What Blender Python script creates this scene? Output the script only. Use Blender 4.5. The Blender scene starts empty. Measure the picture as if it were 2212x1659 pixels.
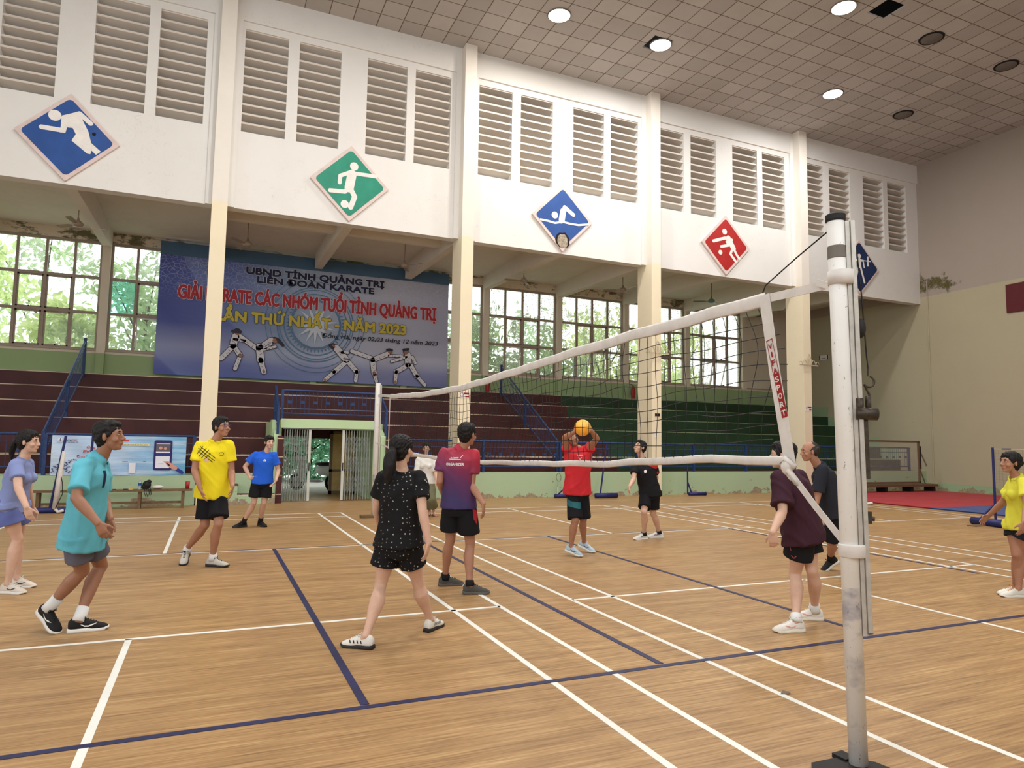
import bpy, math, json, random
import numpy as np
from mathutils import Vector, Matrix
from mathutils.bvhtree import BVHTree

random.seed(7)
rng = np.random.default_rng(7)
scene = bpy.context.scene
C = scene.collection

# ------------------------------------------------------------------ camera
cam_d = bpy.data.cameras.new('camera'); cam = bpy.data.objects.new('camera', cam_d); C.objects.link(cam)
cam_d.sensor_width = 36.0; cam_d.lens = 36.0 * 1471.75 / 2212.0; cam_d.clip_end = 300
def cam_axes(yaw, pitch, roll):
    f = Vector((math.sin(yaw)*math.cos(pitch), math.cos(yaw)*math.cos(pitch), math.sin(pitch)))
    r0 = Vector((math.cos(yaw), -math.sin(yaw), 0)); u0 = r0.cross(f)
    r = math.cos(roll)*r0 + math.sin(roll)*u0; u = -math.sin(roll)*r0 + math.cos(roll)*u0
    return r, u, f
_r, _u, _f = cam_axes(0.4115, 0.0850, 0.0158)
cam.matrix_world = Matrix(((_r.x,_u.x,-_f.x,-2.926),(_r.y,_u.y,-_f.y,-6.0215),(_r.z,_u.z,-_f.z,1.5352),(0,0,0,1)))
scene.camera = cam

# ------------------------------------------------------------------ world, lights, exposure
world = bpy.data.worlds.new('overcast_sky'); scene.world = world; world.use_nodes = True
_bg = world.node_tree.nodes['Background']
_bg.inputs[0].default_value = (0.93, 0.97, 1.0, 1); _bg.inputs[1].default_value = 5.4
scene.view_settings.view_transform = 'Standard'; scene.view_settings.look = 'None'
scene.view_settings.exposure = -0.68; scene.view_settings.gamma = 1.0
scene.view_settings.use_curve_mapping = False
scene.cycles.max_bounces = 8; scene.cycles.diffuse_bounces = 5; scene.cycles.transparent_max_bounces = 24
scene.cycles.use_denoising = True
scene.cycles.sample_clamp_indirect = 6.0
HALL_LIT = [(4.71, 8.81), (7.84, 8.79), (11.0, 5.53), (14.23, 8.69)]
HALL_LIT_BEHIND = [(-1.6, 5.5), (1.55, 2.2), (-4.7, 2.2), (-1.6, -4.0), (4.7, -1.0), (11.0, -1.0)]
def area(name, loc, size, energy, col, rot=(0,0,0)):
    d = bpy.data.lights.new(name, 'AREA'); d.shape = 'DISK'; d.size = size; d.energy = energy; d.color = col
    o = bpy.data.objects.new(name, d); C.objects.link(o); o.location = loc; o.rotation_euler = rot
    return o
for i, (x, y) in enumerate(HALL_LIT):
    area('lamp_light', (x, y, 12.40), 0.5, 430, (1.0, 0.93, 0.84) if i == 0 else (1.0, 0.97, 0.94))
for i, (x, y) in enumerate(HALL_LIT_BEHIND):
    area('lamp_light', (x, y, 12.40), 0.5, 430, (1.0, 0.97, 0.93))

# ------------------------------------------------------------------ colour and material helpers
def lin(c):
    c = c/255.0
    return c/12.92 if c <= 0.04045 else ((c+0.055)/1.055)**2.4
def rgb(r, g, b): return (lin(r), lin(g), lin(b), 1.0)
class NT:
    """a small builder over one material's node tree"""
    def __init__(s, name, rough=0.7, spec=0.3, metal=0.0):
        s.m = bpy.data.materials.new(name); s.m.use_nodes = True
        s.t = s.m.node_tree; s.b = s.t.nodes['Principled BSDF']
        s.b.inputs['Roughness'].default_value = rough; s.b.inputs['Metallic'].default_value = metal
        s.b.inputs['Specular IOR Level'].default_value = spec
        s._co = None
    def n(s, ty, **kw):
        nd = s.t.nodes.new(ty)
        for k, v in kw.items(): setattr(nd, k, v)
        return nd
    def put(s, sock, v):
        if isinstance(v, bpy.types.NodeSocket): s.t.links.new(v, sock)
        else: sock.default_value = v
    def obj(s):
        if not s._co: s._co = s.n('ShaderNodeTexCoord').outputs['Object']
        return s._co
    def mapping(s, scale=(1,1,1), loc=(0,0,0), rot=(0,0,0), src=None):
        m = s.n('ShaderNodeMapping'); m.inputs['Scale'].default_value = scale; m.inputs['Location'].default_value = loc
        m.inputs['Rotation'].default_value = rot; s.put(m.inputs['Vector'], src or s.obj()); return m.outputs[0]
    def noise(s, scale=5, detail=4, rough=0.5, vec=None, dist=0.0):
        n = s.n('ShaderNodeTexNoise'); n.inputs['Scale'].default_value = scale; n.inputs['Detail'].default_value = detail
        n.inputs['Roughness'].default_value = rough; n.inputs['Distortion'].default_value = dist
        s.put(n.inputs['Vector'], vec or s.obj()); return n.outputs['Fac']
    def voro(s, scale=5, feature='F1', vec=None, rand=1.0):
        n = s.n('ShaderNodeTexVoronoi', feature=feature); n.inputs['Scale'].default_value = scale
        n.inputs['Randomness'].default_value = rand
        s.put(n.inputs['Vector'], vec or s.obj()); return n
    def ramp(s, fac, stops, interp='LINEAR'):
        n = s.n('ShaderNodeValToRGB'); cr = n.color_ramp; cr.interpolation = interp
        while len(cr.elements) < len(stops): cr.elements.new(0.5)
        for e, (p, c) in zip(cr.elements, stops):
            e.position = p; e.color = c if isinstance(c, tuple) else (c, c, c, 1)
        s.put(n.inputs[0], fac); return n.outputs[0]
    def mix(s, fac, a, b, mode='MIX'):
        n = s.n('ShaderNodeMix', data_type='RGBA', blend_type=mode)
        s.put(n.inputs[0], fac); s.put(n.inputs[6], a); s.put(n.inputs[7], b); return n.outputs[2]
    def math(s, op, a, b=0.0, c=0.0):
        n = s.n('ShaderNodeMath', operation=op); s.put(n.inputs[0], a); s.put(n.inputs[1], b); s.put(n.inputs[2], c); return n.outputs[0]
    def sep(s, vec=None):
        n = s.n('ShaderNodeSeparateXYZ'); s.put(n.inputs[0], vec or s.obj()); return n.outputs
    def color(s, c): s.put(s.b.inputs['Base Color'], c)
    def bump(s, h, strength=0.3, dist=0.01):
        n = s.n('ShaderNodeBump'); n.inputs['Strength'].default_value = strength; n.inputs['Distance'].default_value = dist
        s.put(n.inputs['Height'], h); s.put(s.b.inputs['Normal'], n.outputs[0])
def flat(name, c, rough=0.7, spec=0.3, metal=0.0, vary=0.06, vs=6.0, bump=0.0):
    """one paint or plastic with a slight unevenness of its own"""
    t = NT(name, rough, spec, metal)
    f = t.noise(vs, 4, 0.6)
    dark = tuple(v*(1-2.2*vary) for v in c[:3]) + (1,)
    t.color(t.mix(t.ramp(f, [(0.3, 0.0), (0.7, 1.0)]), dark, c))
    if bump: t.bump(t.noise(vs*8, 3), bump, 0.004)
    return t.m
def emit(name, c, strength):
    m = bpy.data.materials.new(name); m.use_nodes = True; t = m.node_tree; t.nodes.remove(t.nodes['Principled BSDF'])
    e = t.nodes.new('ShaderNodeEmission'); e.inputs[0].default_value = c; e.inputs[1].default_value = strength
    t.links.new(e.outputs[0], t.nodes['Material Output'].inputs[0]); return m

# ------------------------------------------------------------------ geometry helpers
def tag(o, label=None, cat=None, group=None, kind=None):
    if label: o['label'] = label
    if cat: o['category'] = cat
    if group: o['group'] = group
    if kind: o['kind'] = kind
    return o
ORG = {}
def empty(name, loc=(0,0,0), label=None, cat=None, group=None, kind=None):
    o = bpy.data.objects.new(name, None); o.empty_display_size = 0.1; C.objects.link(o); o.location = loc
    ORG[o.name] = Vector(loc); tag(o, label, cat, group, kind); return o
class MB:
    """collects polygons and links them as ONE mesh object"""
    def __init__(s): s.v = []; s.f = []; s.mi = []; s.cur = 0
    def add(s, vs, fs):
        b = len(s.v); s.v += [tuple(v) for v in vs]; s.f += [tuple(i+b for i in f) for f in fs]; s.mi += [s.cur]*len(fs); return s
    def box(s, x0, x1, y0, y1, z0, z1):
        return s.add([(x0,y0,z0),(x1,y0,z0),(x1,y1,z0),(x0,y1,z0),(x0,y0,z1),(x1,y0,z1),(x1,y1,z1),(x0,y1,z1)],
                     [(0,3,2,1),(4,5,6,7),(0,1,5,4),(1,2,6,5),(2,3,7,6),(3,0,4,7)])
    def bar(s, p0, p1, w, h, up=(0,0,1)):
        p0, p1 = Vector(p0), Vector(p1); d = (p1-p0).normalized(); up = Vector(up)
        if abs(d.dot(up)) > 0.98: up = Vector((1,0,0))
        a = d.cross(up).normalized(); b = a.cross(d).normalized()
        vs = [p + a*(i*w/2) + b*(j*h/2) for p in (p0, p1) for i, j in ((-1,-1),(1,-1),(1,1),(-1,1))]
        return s.add(vs, [(0,3,2,1),(4,5,6,7),(0,1,5,4),(1,2,6,5),(2,3,7,6),(3,0,4,7)])
    def tube(s, pts, r, n=8, cap=True):
        pts = [Vector(p) for p in pts]; rs = r if isinstance(r, (list, tuple)) else [r]*len(pts)
        rings = []; ref = None
        for i, p in enumerate(pts):
            d = (pts[min(i+1, len(pts)-1)] - pts[max(i-1, 0)])
            d = d.normalized() if d.length > 1e-9 else Vector((0,0,1))
            if ref is None: ref = Vector((0,0,1)) if abs(d.z) < 0.9 else Vector((1,0,0))
            a = d.cross(ref)
            a = a.normalized() if a.length > 1e-6 else d.orthogonal().normalized()
            b = a.cross(d).normalized(); ref = b
            rings.append([p + (a*math.cos(t) + b*math.sin(t))*rs[i] for t in [2*math.pi*k/n for k in range(n)]])
        vs = [v for r_ in rings for v in r_]; fs = []
        for i in range(len(pts)-1):
            for k in range(n):
                fs.append((i*n+k, i*n+(k+1)%n, (i+1)*n+(k+1)%n, (i+1)*n+k))
        if cap: fs.append(tuple(range(n))[::-1]); fs.append(tuple(range((len(pts)-1)*n, len(pts)*n)))
        return s.add(vs, fs)
    def lathe(s, prof, c=(0,0,0), n=24, axis='z'):
        vs = []; fs = []
        for (r, h) in prof:
            for k in range(n):
                t = 2*math.pi*k/n
                p = (r*math.cos(t), r*math.sin(t), h)
                if axis == 'x': p = (p[2], p[0], p[1])
                if axis == 'y': p = (p[0], p[2], p[1])
                vs.append((c[0]+p[0], c[1]+p[1], c[2]+p[2]))
        for i in range(len(prof)-1):
            for k in range(n): fs.append((i*n+k, i*n+(k+1)%n, (i+1)*n+(k+1)%n, (i+1)*n+k))
        fs.append(tuple(range(n))[::-1]); fs.append(tuple(range((len(prof)-1)*n, len(prof)*n)))
        return s.add(vs, fs)
    def ball(s, c, r, nu=16, nv=10, R=None):
        rx, ry, rz = r if isinstance(r, (tuple, list)) else (r, r, r)
        vs = [(0,0,-rz)]
        for j in range(1, nv):
            p = -math.pi/2 + math.pi*j/nv
            for k in range(nu):
                t = 2*math.pi*k/nu; vs.append((rx*math.cos(p)*math.cos(t), ry*math.cos(p)*math.sin(t), rz*math.sin(p)))
        vs.append((0,0,rz)); fs = []
        for k in range(nu): fs.append((0, 1+(k+1)%nu, 1+k))
        for j in range(nv-2):
            for k in range(nu):
                a = 1+j*nu; b = a+nu; fs.append((a+k, a+(k+1)%nu, b+(k+1)%nu, b+k))
        last = len(vs)-1; a = 1+(nv-2)*nu
        for k in range(nu): fs.append((a+k, a+(k+1)%nu, last))
        c = Vector(c)
        vs = [c + (R @ Vector(v) if R else Vector(v)) for v in vs]
        return s.add(vs, fs)
    def prism(s, poly, O, U, V, N, depth):
        """2-D outline poly in the plane O + a*U + b*V, pushed out along N by depth"""
        O, U, V, N = Vector(O), Vector(U), Vector(V), Vector(N)
        n = len(poly); vs = [O + U*a + V*b for a, b in poly] + [O + U*a + V*b + N*depth for a, b in poly]
        fs = [tuple(range(n))[::-1], tuple(range(n, 2*n))] + [(i, (i+1)%n, n+(i+1)%n, n+i) for i in range(n)]
        return s.add(vs, fs)
    def stroke(s, pts, w, O, U, V, N, depth, cap=True):
        """a thick round-ended line drawn as overlapping pieces in a plane"""
        O, N = Vector(O), Vector(N); q = 0
        for (a, b) in zip(pts[:-1], pts[1:]):
            O = O + N*0.0007*(q > 0); q += 1; d = Vector((b[0]-a[0], b[1]-a[1])); L = d.length
            if L < 1e-6: continue
            ang = math.atan2(d.y, d.x); poly = []
            for k in range(9): t = ang + math.pi/2 + math.pi*k/8; poly.append((a[0]+w*math.cos(t), a[1]+w*math.sin(t)))
            for k in range(9): t = ang - math.pi/2 + math.pi*k/8; poly.append((b[0]+w*math.cos(t), b[1]+w*math.sin(t)))
            s.prism(poly, O, U, V, N, depth)
        return s
    def disc(s, c, r, O, U, V, N, depth, n=24):
        return s.prism([(c[0]+r*math.cos(2*math.pi*k/n), c[1]+r*math.sin(2*math.pi*k/n)) for k in range(n)], O, U, V, N, depth)
    def build(s, name, mats, parent=None, smooth=False, loc=None, rec=True):
        me = bpy.data.meshes.new(name)
        o0 = Vector((0,0,0))
        if parent is not None: o0 = ORG.get(parent.name, Vector((0,0,0)))
        if loc is not None: o0 = Vector(loc)
        me.from_pydata([(v[0]-o0.x, v[1]-o0.y, v[2]-o0.z) for v in s.v], [], s.f)
        mats = mats if isinstance(mats, (list, tuple)) else [mats]
        for m in mats: me.materials.append(m)
        if len(mats) > 1: me.polygons.foreach_set('material_index', s.mi)
        if smooth: me.polygons.foreach_set('use_smooth', [True]*len(s.f))
        me.update()
        o = bpy.data.objects.new(name, me); C.objects.link(o)
        if parent is not None: o.parent = parent; ORG[o.name] = o0
        elif loc is not None: o.location = loc; ORG[o.name] = o0
        return o
def recalc(o):
    import bmesh
    bm = bmesh.new(); bm.from_mesh(o.data); bmesh.ops.recalc_face_normals(bm, faces=bm.faces); bm.to_mesh(o.data); bm.free(); return o
def children(o): return list(o.children)
def copy_tree(o, loc=None, parent=None, rz=None, **kw):
    c = o.copy(); C.objects.link(c)
    if parent is not None: c.parent = parent
    if loc is not None: c.location = loc
    if rz is not None: c.rotation_euler.z = rz
    for k in ('label', 'group'):
        if k in kw: c[k] = kw[k]
    for ch in children(o): copy_tree(ch, parent=c)
    return c
_TXT = {}
def text_raw(body, bold=0.0, res=3):
    key = (body, bold, res)
    if key in _TXT: return _TXT[key]
    cu = bpy.data.curves.new('lettering', 'FONT'); cu.body = body; cu.size = 1.0; cu.offset = bold; cu.resolution_u = res
    o = bpy.data.objects.new('lettering', cu); C.objects.link(o)
    bpy.context.view_layer.update()
    me = bpy.data.meshes.new_from_object(o.evaluated_get(bpy.context.evaluated_depsgraph_get()))
    v = [tuple(x.co) for x in me.vertices]; f = [tuple(p.vertices) for p in me.polygons]
    bpy.data.objects.remove(o); bpy.data.curves.remove(cu); bpy.data.meshes.remove(me)
    _TXT[key] = (v, f); return v, f
def add_text(mb, body, O, U, V, width, height, bold=0.0, res=3, N=None, lift=0.0, slant=0.0):
    """flat letters filling width x height, lower corner at O, along U and V; bold thickens the strokes evenly"""
    v, f = text_raw(body, 0.0, res)
    xs = [a[0] for a in v]; ref, _ = text_raw('H', 0.0, 3); cap = max(a[1] for a in ref)
    x0, x1 = min(xs), max(xs); sx = width/(x1-x0); sy = height/cap
    O, U, V = Vector(O), Vector(U), Vector(V); r = bold*height*1.15
    offs = [(0.0, 0.0)] + ([(r*math.cos(t), r*math.sin(t)) for t in [k*math.pi/4 for k in range(8)]] if bold > 0 else [])
    Nn = U.cross(V).normalized(); Nn = Nn*0.0005 if height > 0.06 else Nn*0.00008
    for q, (dx, dy) in enumerate(reversed(offs)):
        mb.add([O + Nn*q + U*((a[0]-x0)*sx + slant*a[1]*sy + dx) + V*(a[1]*sy + dy) for a in v], f)
# ================================================================== THE HALL
YF = 11.35      # upper wall with louvres, and the front of the stands
YW = 17.5       # outer wall with the windows
XE = 21.7       # end wall
ZC = 12.5
XL = -15.4      # where the built part of the hall ends
COLX = [-15.35, -9.2, -3.04, 3.13, 9.26, 15.42]
BAYC = [-12.34, -6.18, 0.0, 6.17, 12.23, 18.4]

# ---- materials of the building
def m_floor():
    t = NT('wood_pattern_vinyl', 0.42, 0.35)
    v1 = t.mapping((0.9, 26.0, 1)); v2 = t.mapping((0.25, 7.0, 1)); v3 = t.mapping((3.0, 60.0, 1))
    a = t.noise(2.2, 5, 0.62, v1, 0.35); b = t.noise(1.4, 3, 0.5, v2); c = t.noise(2.0, 3, 0.6, v3)
    s = t.math('ADD', t.math('MULTIPLY', a, 0.55), t.math('ADD', t.math('MULTIPLY', b, 0.25), t.math('MULTIPLY', c, 0.2)))
    col = t.ramp(s, [(0.34, rgb(108,80,50)), (0.45, rgb(150,115,74)), (0.54, rgb(174,138,92)), (0.66, rgb(204,170,120))])
    big = t.noise(0.35, 3, 0.5)
    col = t.mix(t.ramp(big, [(0.35, 0.22), (0.65, 0.0)]), col, rgb(134,100,70))
    dirt = t.noise(1.3, 6, 0.65)
    col = t.mix(t.ramp(dirt, [(0.56, 0.0), (0.75, 0.3)]), col, rgb(116,92,70))
    # butt joints of the printed strips
    br = t.n('ShaderNodeTexBrick'); t.put(br.inputs['Vector'], t.obj()); br.inputs['Scale'].default_value = 1.0
    br.inputs['Brick Width'].default_value = 1.1; br.inputs['Row Height'].default_value = 0.09; br.inputs['Mortar Size'].default_value = 0.0
    br.inputs['Color1'].default_value = (0,0,0,1); br.inputs['Color2'].default_value = (1,1,1,1)
    col = t.mix(t.math('MULTIPLY', br.outputs['Color'], 0.14), col, rgb(120,88,60))
    t.color(col); t.put(t.b.inputs['Roughness'], t.ramp(a, [(0.3, 0.5), (0.7, 0.36)]))
    return t.m
def m_ceiling():
    t = NT('ceiling_tiles', 0.9, 0.1); x, y, z = t.sep()
    fx = t.math('FRACT', t.math('DIVIDE', t.math('ADD', x, 60.0-4.405), 0.61)); fy = t.math('FRACT', t.math('DIVIDE', t.math('ADD', y, 60.0-8.505), 0.61))
    ex = t.math('MINIMUM', fx, t.math('SUBTRACT', 1.0, fx)); ey = t.math('MINIMUM', fy, t.math('SUBTRACT', 1.0, fy))
    e = t.math('MINIMUM', ex, ey)
    line = t.ramp(t.math('ADD', e, t.math('MULTIPLY', t.math('SUBTRACT', t.noise(1.2, 3), 0.5), 0.012)), [(0.013, 1.0), (0.024, 0.0)])
    wn = t.n('ShaderNodeTexWhiteNoise', noise_dimensions='2D'); cv = t.n('ShaderNodeCombineXYZ')
    t.put(cv.inputs[0], t.math('FLOOR', t.math('DIVIDE', t.math('ADD', x, 55.595), 0.61))); t.put(cv.inputs[1], t.math('FLOOR', t.math('DIVIDE', t.math('ADD', y, 51.495), 0.61)))
    t.put(wn.inputs['Vector'], cv.outputs[0])
    tile = t.mix(wn.outputs['Value'], rgb(176,172,168), rgb(192,188,184))
    tile = t.mix(t.ramp(t.noise(0.8, 5, 0.7), [(0.45, 0.0), (0.8, 0.35)]), tile, rgb(160,152,142))
    t.color(t.mix(line, tile, rgb(108,94,80))); return t.m
def m_plaster(name, top, low=None, zsplit=None, mould=None, base=None, grime=0.12, webs=0.0):
    """painted plaster: top colour, another below zsplit, mould blotches in a z band, bare plaster at the foot"""
    t = NT(name, 0.85, 0.2); x, y, z = t.sep(); col = top
    if low: col = t.mix(t.math('LESS_THAN', z, zsplit), top, low)
    g = t.noise(1.1, 6, 0.68); col = t.mix(t.ramp(g, [(0.45, 0.0), (0.75, grime)]), col, rgb(150,136,116))
    sp = t.noise(9, 5, 0.75); col = t.mix(t.ramp(sp, [(0.69, 0.0), (0.74, 0.6)]), col, rgb(120,106,90))
    if webs:   # thin dark threads of old cobweb
        q = t.math('ABSOLUTE', t.math('SUBTRACT', t.noise(3.2, 2, 0.5, dist=1.2), 0.5)); mk = t.ramp(t.noise(0.55, 3, 0.6), [(0.54, 0.0), (0.62, webs)])
        col = t.mix(t.math('MULTIPLY', mk, t.ramp(q, [(0.0015, 1.0), (0.004, 0.0)])), col, rgb(96,84,72))
    if mould:
        z0, z1 = mould; n = t.noise(1.1, 5, 0.7, t.mapping((1,1,2)))
        band = t.math('MULTIPLY', t.math('GREATER_THAN', z, z0), t.math('LESS_THAN', z, z1))
        m = t.math('MULTIPLY', band, t.ramp(n, [(0.50, 0.0), (0.56, 0.9)])); col = t.mix(m, col, t.mix(t.noise(14, 4), rgb(40,42,26), rgb(120,116,80)))
    if base:
        n = t.noise(1.6, 6, 0.7); h = t.math('ADD', z, t.math('SUBTRACT', t.math('MULTIPLY', t.math('SUBTRACT', n, 0.5), -1.3), 0.03))
        m = t.ramp(h, [(0.02, 1.0), (0.035, 0.0)]); col = t.mix(m, col, t.mix(t.noise(22, 4), rgb(96,84,68), rgb(188,172,146)))
        n2 = t.noise(4.0, 4, 0.7); low = t.math('LESS_THAN', z, 0.5); col = t.mix(t.math('MULTIPLY', low, t.ramp(n2, [(0.66, 0.0), (0.69, 0.8)])), col, rgb(120,100,78))
    t.color(col); t.bump(t.noise(30, 3), 0.08, 0.004); return t.m
M = {}
M['floor'] = m_floor(); M['ceiling'] = m_ceiling()
M['facade'] = m_plaster('white_plaster', rgb(224,222,218), grime=0.06, webs=0.28)
M['column'] = m_plaster('column_paint', rgb(228,222,212), rgb(232,220,192), 7.05, grime=0.08)
M['endwall'] = m_plaster('end_wall_paint', rgb(164,154,144), rgb(176,168,142), 7.3, grime=0.12)
M['recess'] = m_plaster('cream_recess_paint', rgb(224,212,180), grime=0.1)
M['soffit'] = m_plaster('soffit_paint', rgb(220,212,200), grime=0.14, webs=0.5)
M['beam'] = m_plaster('beam_paint', rgb(222,214,202), grime=0.1, webs=0.8)
M['outer'] = m_plaster('outer_wall_paint', rgb(214,204,186), rgb(150,172,128), 3.98, mould=(7.36, 7.72), grime=0.12)
M['green'] = m_plaster('pale_green_paint', rgb(168,190,156), base=True, grime=0.1)
M['greenclean'] = m_plaster('pale_green_lintel_paint', rgb(186,212,168), grime=0.12)
M['trim'] = flat('window_trim_paint', rgb(170,158,142), 0.6, vary=0.08)
def m_stand(name, c, chip):
    t = NT(name, 0.55, 0.3); x, y, z = t.sep()
    col = t.mix(t.ramp(t.noise(2.0, 5, 0.6), [(0.35, 0.0), (0.7, 1.0)]), c, tuple(v*0.72 for v in c[:3])+(1,))
    fz = t.math('FRACT', t.math('DIVIDE', t.math('ADD', z, -1.105+0.441*4+0.022), 0.441))
    edge = t.math('LESS_THAN', t.math('ADD', fz, t.math('MULTIPLY', t.math('SUBTRACT', t.noise(9, 5, 0.8), 0.5), 0.12)), 0.055)
    on = t.ramp(t.noise(0.7, 3), [(0.38, 0.35), (0.5, 1.0)])
    col = t.mix(t.math('MULTIPLY', edge, on), col, chip)
    col = t.mix(t.ramp(t.noise(5.5, 4, 0.8), [(0.74, 0.0), (0.76, 0.8)]), col, rgb(190,170,150))
    t.color(col); return t.m
M['maroon'] = m_stand('maroon_stand_paint', rgb(74,36,36), rgb(204,186,162))
M['dgreen'] = m_stand('dark_green_stand_paint', rgb(40,66,44), rgb(150,160,130))
M['tape_white'] = flat('white_court_tape', rgb(226,226,218), 0.5, vary=0.05, vs=3)
M['tape_blue'] = flat('blue_court_tape', rgb(44,46,86), 0.45, vary=0.2, vs=2.5)
M['black'] = flat('dark_void_paint', rgb(30,28,28), 0.9)
M['grey_gear'] = flat('grey_floodlight_glass', rgb(112,106,100), 0.5)

def struct(o): o['kind'] = 'structure'; return o

# ---- floor with the court tapes laid on it
floor = struct(MB().box(XL, XE+0.2, -9.0, YF+2.4, -0.12, 0.0).build('floor', M['floor']))
def line(p0, p1, w=0.04, col='white', h=0.0012):
    MB().bar((p0[0],p0[1],h/2), (p1[0],p1[1],h/2), w, h).build('court_line', M['tape_'+col], floor)
S0, F0, LS, BK = 0.0, 4.11, 8.0, 8.72           # short-service, far short-service, long service and back lines
def court(x0, y_near=-9.0):
    xs = [x0, x0+0.46, x0+5.64, x0+6.10]
    for x in xs: line((x, y_near), (x, BK), 0.045)
    for y in (S0, F0, LS, BK): line((x0, y), (x0+6.10, y), 0.045)
    line((x0+3.05, F0), (x0+3.05, BK), 0.045); line((x0+3.05, S0), (x0+3.05, y_near), 0.045)
court(-0.384-6.10); court(0.384)
court(0.384+6.87); 
line((-13.0, -1.93), (8.0, -2.0), 0.05, 'blue', 0.0024); line((-13.0, 4.14), (5.95, 4.14), 0.04, 'blue', 0.0024)
for xa, xb in ((-2.04, -2.07), (0.03, 0.08), (2.13, 2.19)): line((xa, -1.93), (xb, 4.14), 0.05, 'blue', 0.0036)
line((5.93, 4.14), (5.87, -0.45), 0.045, 'blue', 0.003)

# ---- ceiling with dark openings where tiles are missing
cb = MB(); holes = [(7.455, 8.065, 8.505, 9.115), (11.725, 12.335, 4.845, 5.455), (11.115, 11.725, 4.235, 4.845)]
xs = sorted({XL, XE+0.2} | {h[0] for h in holes} | {h[1] for h in holes}); ys = sorted({-9.0, YF+0.05} | {h[2] for h in holes} | {h[3] for h in holes})
for xa, xb in zip(xs[:-1], xs[1:]):
    for ya, yb in zip(ys[:-1], ys[1:]):
        if not any(h[0]-.01 <= xa and xb <= h[1]+.01 and h[2]-.01 <= ya and yb <= h[3]+.01 for h in holes): cb.box(xa, xb, ya, yb, ZC, ZC+0.04)
ceiling = struct(cb.build('ceiling', M['ceiling']))
struct(MB().box(XL, XE+0.2, -9.0, YF+0.05, ZC+0.8, ZC+0.9).build('ceiling_void', M['black']))

# ---- upper wall: bands and piers left around the louvre openings
LV = [(-2.66,-1.64),(-1.37,-0.33),(0.36,1.43),(1.66,2.67)]
LZ0, LZ1 = 8.98, 11.60
open_x = [(c+a, c+b) for c in BAYC for a, b in LV]
wb = MB(); wb.box(XL, XE, YF, YF+0.30, 7.05, LZ0); wb.box(XL, XE, YF, YF+0.30, LZ1, ZC)
xp = XL
for a, b in open_x + [(XE, XE)]:
    if a > xp: wb.box(xp, a, YF, YF+0.30, LZ0, LZ1)
    xp = b
wb.box(XL, XE, YF-0.05, YF, 11.78, ZC)                   # ring beam, a hand proud of the wall
for c in COLX: wb.box(c-0.32, c+0.32, YF-0.06, YF, 7.05, ZC)
struct(wb.build('wall_upper', M['facade']))
M['gap_shade'] = flat('louvre_gap_shade_tone', rgb(104,96,88), 0.9)
struct(MB().box(XL, XE, YF+0.36, YF+0.42, 7.72, ZC).build('wall_louvre_shade_back', M['gap_shade']))  # added backing behind the slats, dark colour stands in for shade in the gaps
lv = MB(); n = 11; pitch = (LZ1-LZ0)/n
for k in range(n):
    z = LZ0 + pitch*(k+1) - 0.03
    lv.add([(0,YF+0.03,z),(1,YF+0.03,z),(1,YF+0.03,z+0.05),(0,YF+0.03,z+0.05),(0,YF+0.34,z-0.10),(1,YF+0.34,z-0.10),(1,YF+0.34,z-0.06),(0,YF+0.34,z-0.06)],
           [(0,1,2,3),(7,6,5,4),(0,4,5,1),(2,6,7,3),(1,5,6,2),(0,3,7,4)])
M['slat'] = m_plaster('louvre_slat_paint', rgb(212,204,194), grime=0.2)
for i, (a, b) in enumerate(open_x):
    if a < -13.5: continue
    m = MB(); m.add([(a+(b-a)*v[0], v[1], v[2]) for v in lv.v], lv.f)
    struct(m.build('window_%d' % (i+1), M['slat']))

# ---- the side of the hall behind the viewer: unseen wall, window band and solid part shaped to control the fill light
nw = MB(); nw.box(XL, XE+0.2, -9.25, -9.0, 0, 4.2); nw.box(XL, XE+0.2, -9.25, -9.0, 9.0, ZC+0.9); nw.box(7.5, XE+0.2, -9.25, -9.0, 4.2, 9.0)
for c in COLX[:-1]: nw.box(c-0.3, c+0.3, -9.25, -8.9, 4.2, 9.0)
struct(nw.build('wall_near_unseen', M['facade']))
nw = MB(); nw.box(XL-0.2, XL, -9.0, YW, 0, 2.0); nw.box(XL-0.2, XL, -9.0, YW, 8.0, ZC+0.9); nw.box(XL-0.2, XL, 3.0, YW, 2.0, 8.0)
struct(nw.build('wall_left_unseen', M['facade']))  # unseen end wall, added to close the hall and cut fill light
# ---- columns, beams, soffit
for i, c in enumerate(COLX):
    m = MB(); m.box(c-0.17, c+0.17, 11.0, 11.75, 0, ZC-0.0); struct(m.build('column', M['column']))
bm_ = MB()
for x in [c for c in COLX] + [(a+b)/2 for a, b in zip(COLX[:-1], COLX[1:])] + [18.5]:
    m = MB(); h0 = 7.05
    m.add([(x-0.12,YF+0.3,7.05),(x+0.12,YF+0.3,7.05),(x+0.12,YW-0.34 if -3.5 < x < 3.5 else YW-0.02,7.22),(x-0.12,YW-0.34 if -3.5 < x < 3.5 else YW-0.02,7.22),(x-0.12,YF+0.3,7.72),(x+0.12,YF+0.3,7.72),(x+0.12,YW-0.34 if -3.5 < x < 3.5 else YW-0.02,7.72),(x-0.12,YW-0.34 if -3.5 < x < 3.5 else YW-0.02,7.72)],
          [(0,3,2,1),(4,5,6,7),(0,1,5,4),(1,2,6,5),(2,3,7,6),(3,0,4,7)])
    struct(m.build('beam', M['beam']))
struct(MB().box(-3.04, 3.13, 13.0, 13.22, 7.28, 7.71).build('beam', M['beam']))
struct(MB().box(XL, XE, YF+0.25, YW+0.3, 7.71, 7.9).build('ceiling_recess', M['soffit']))

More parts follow.
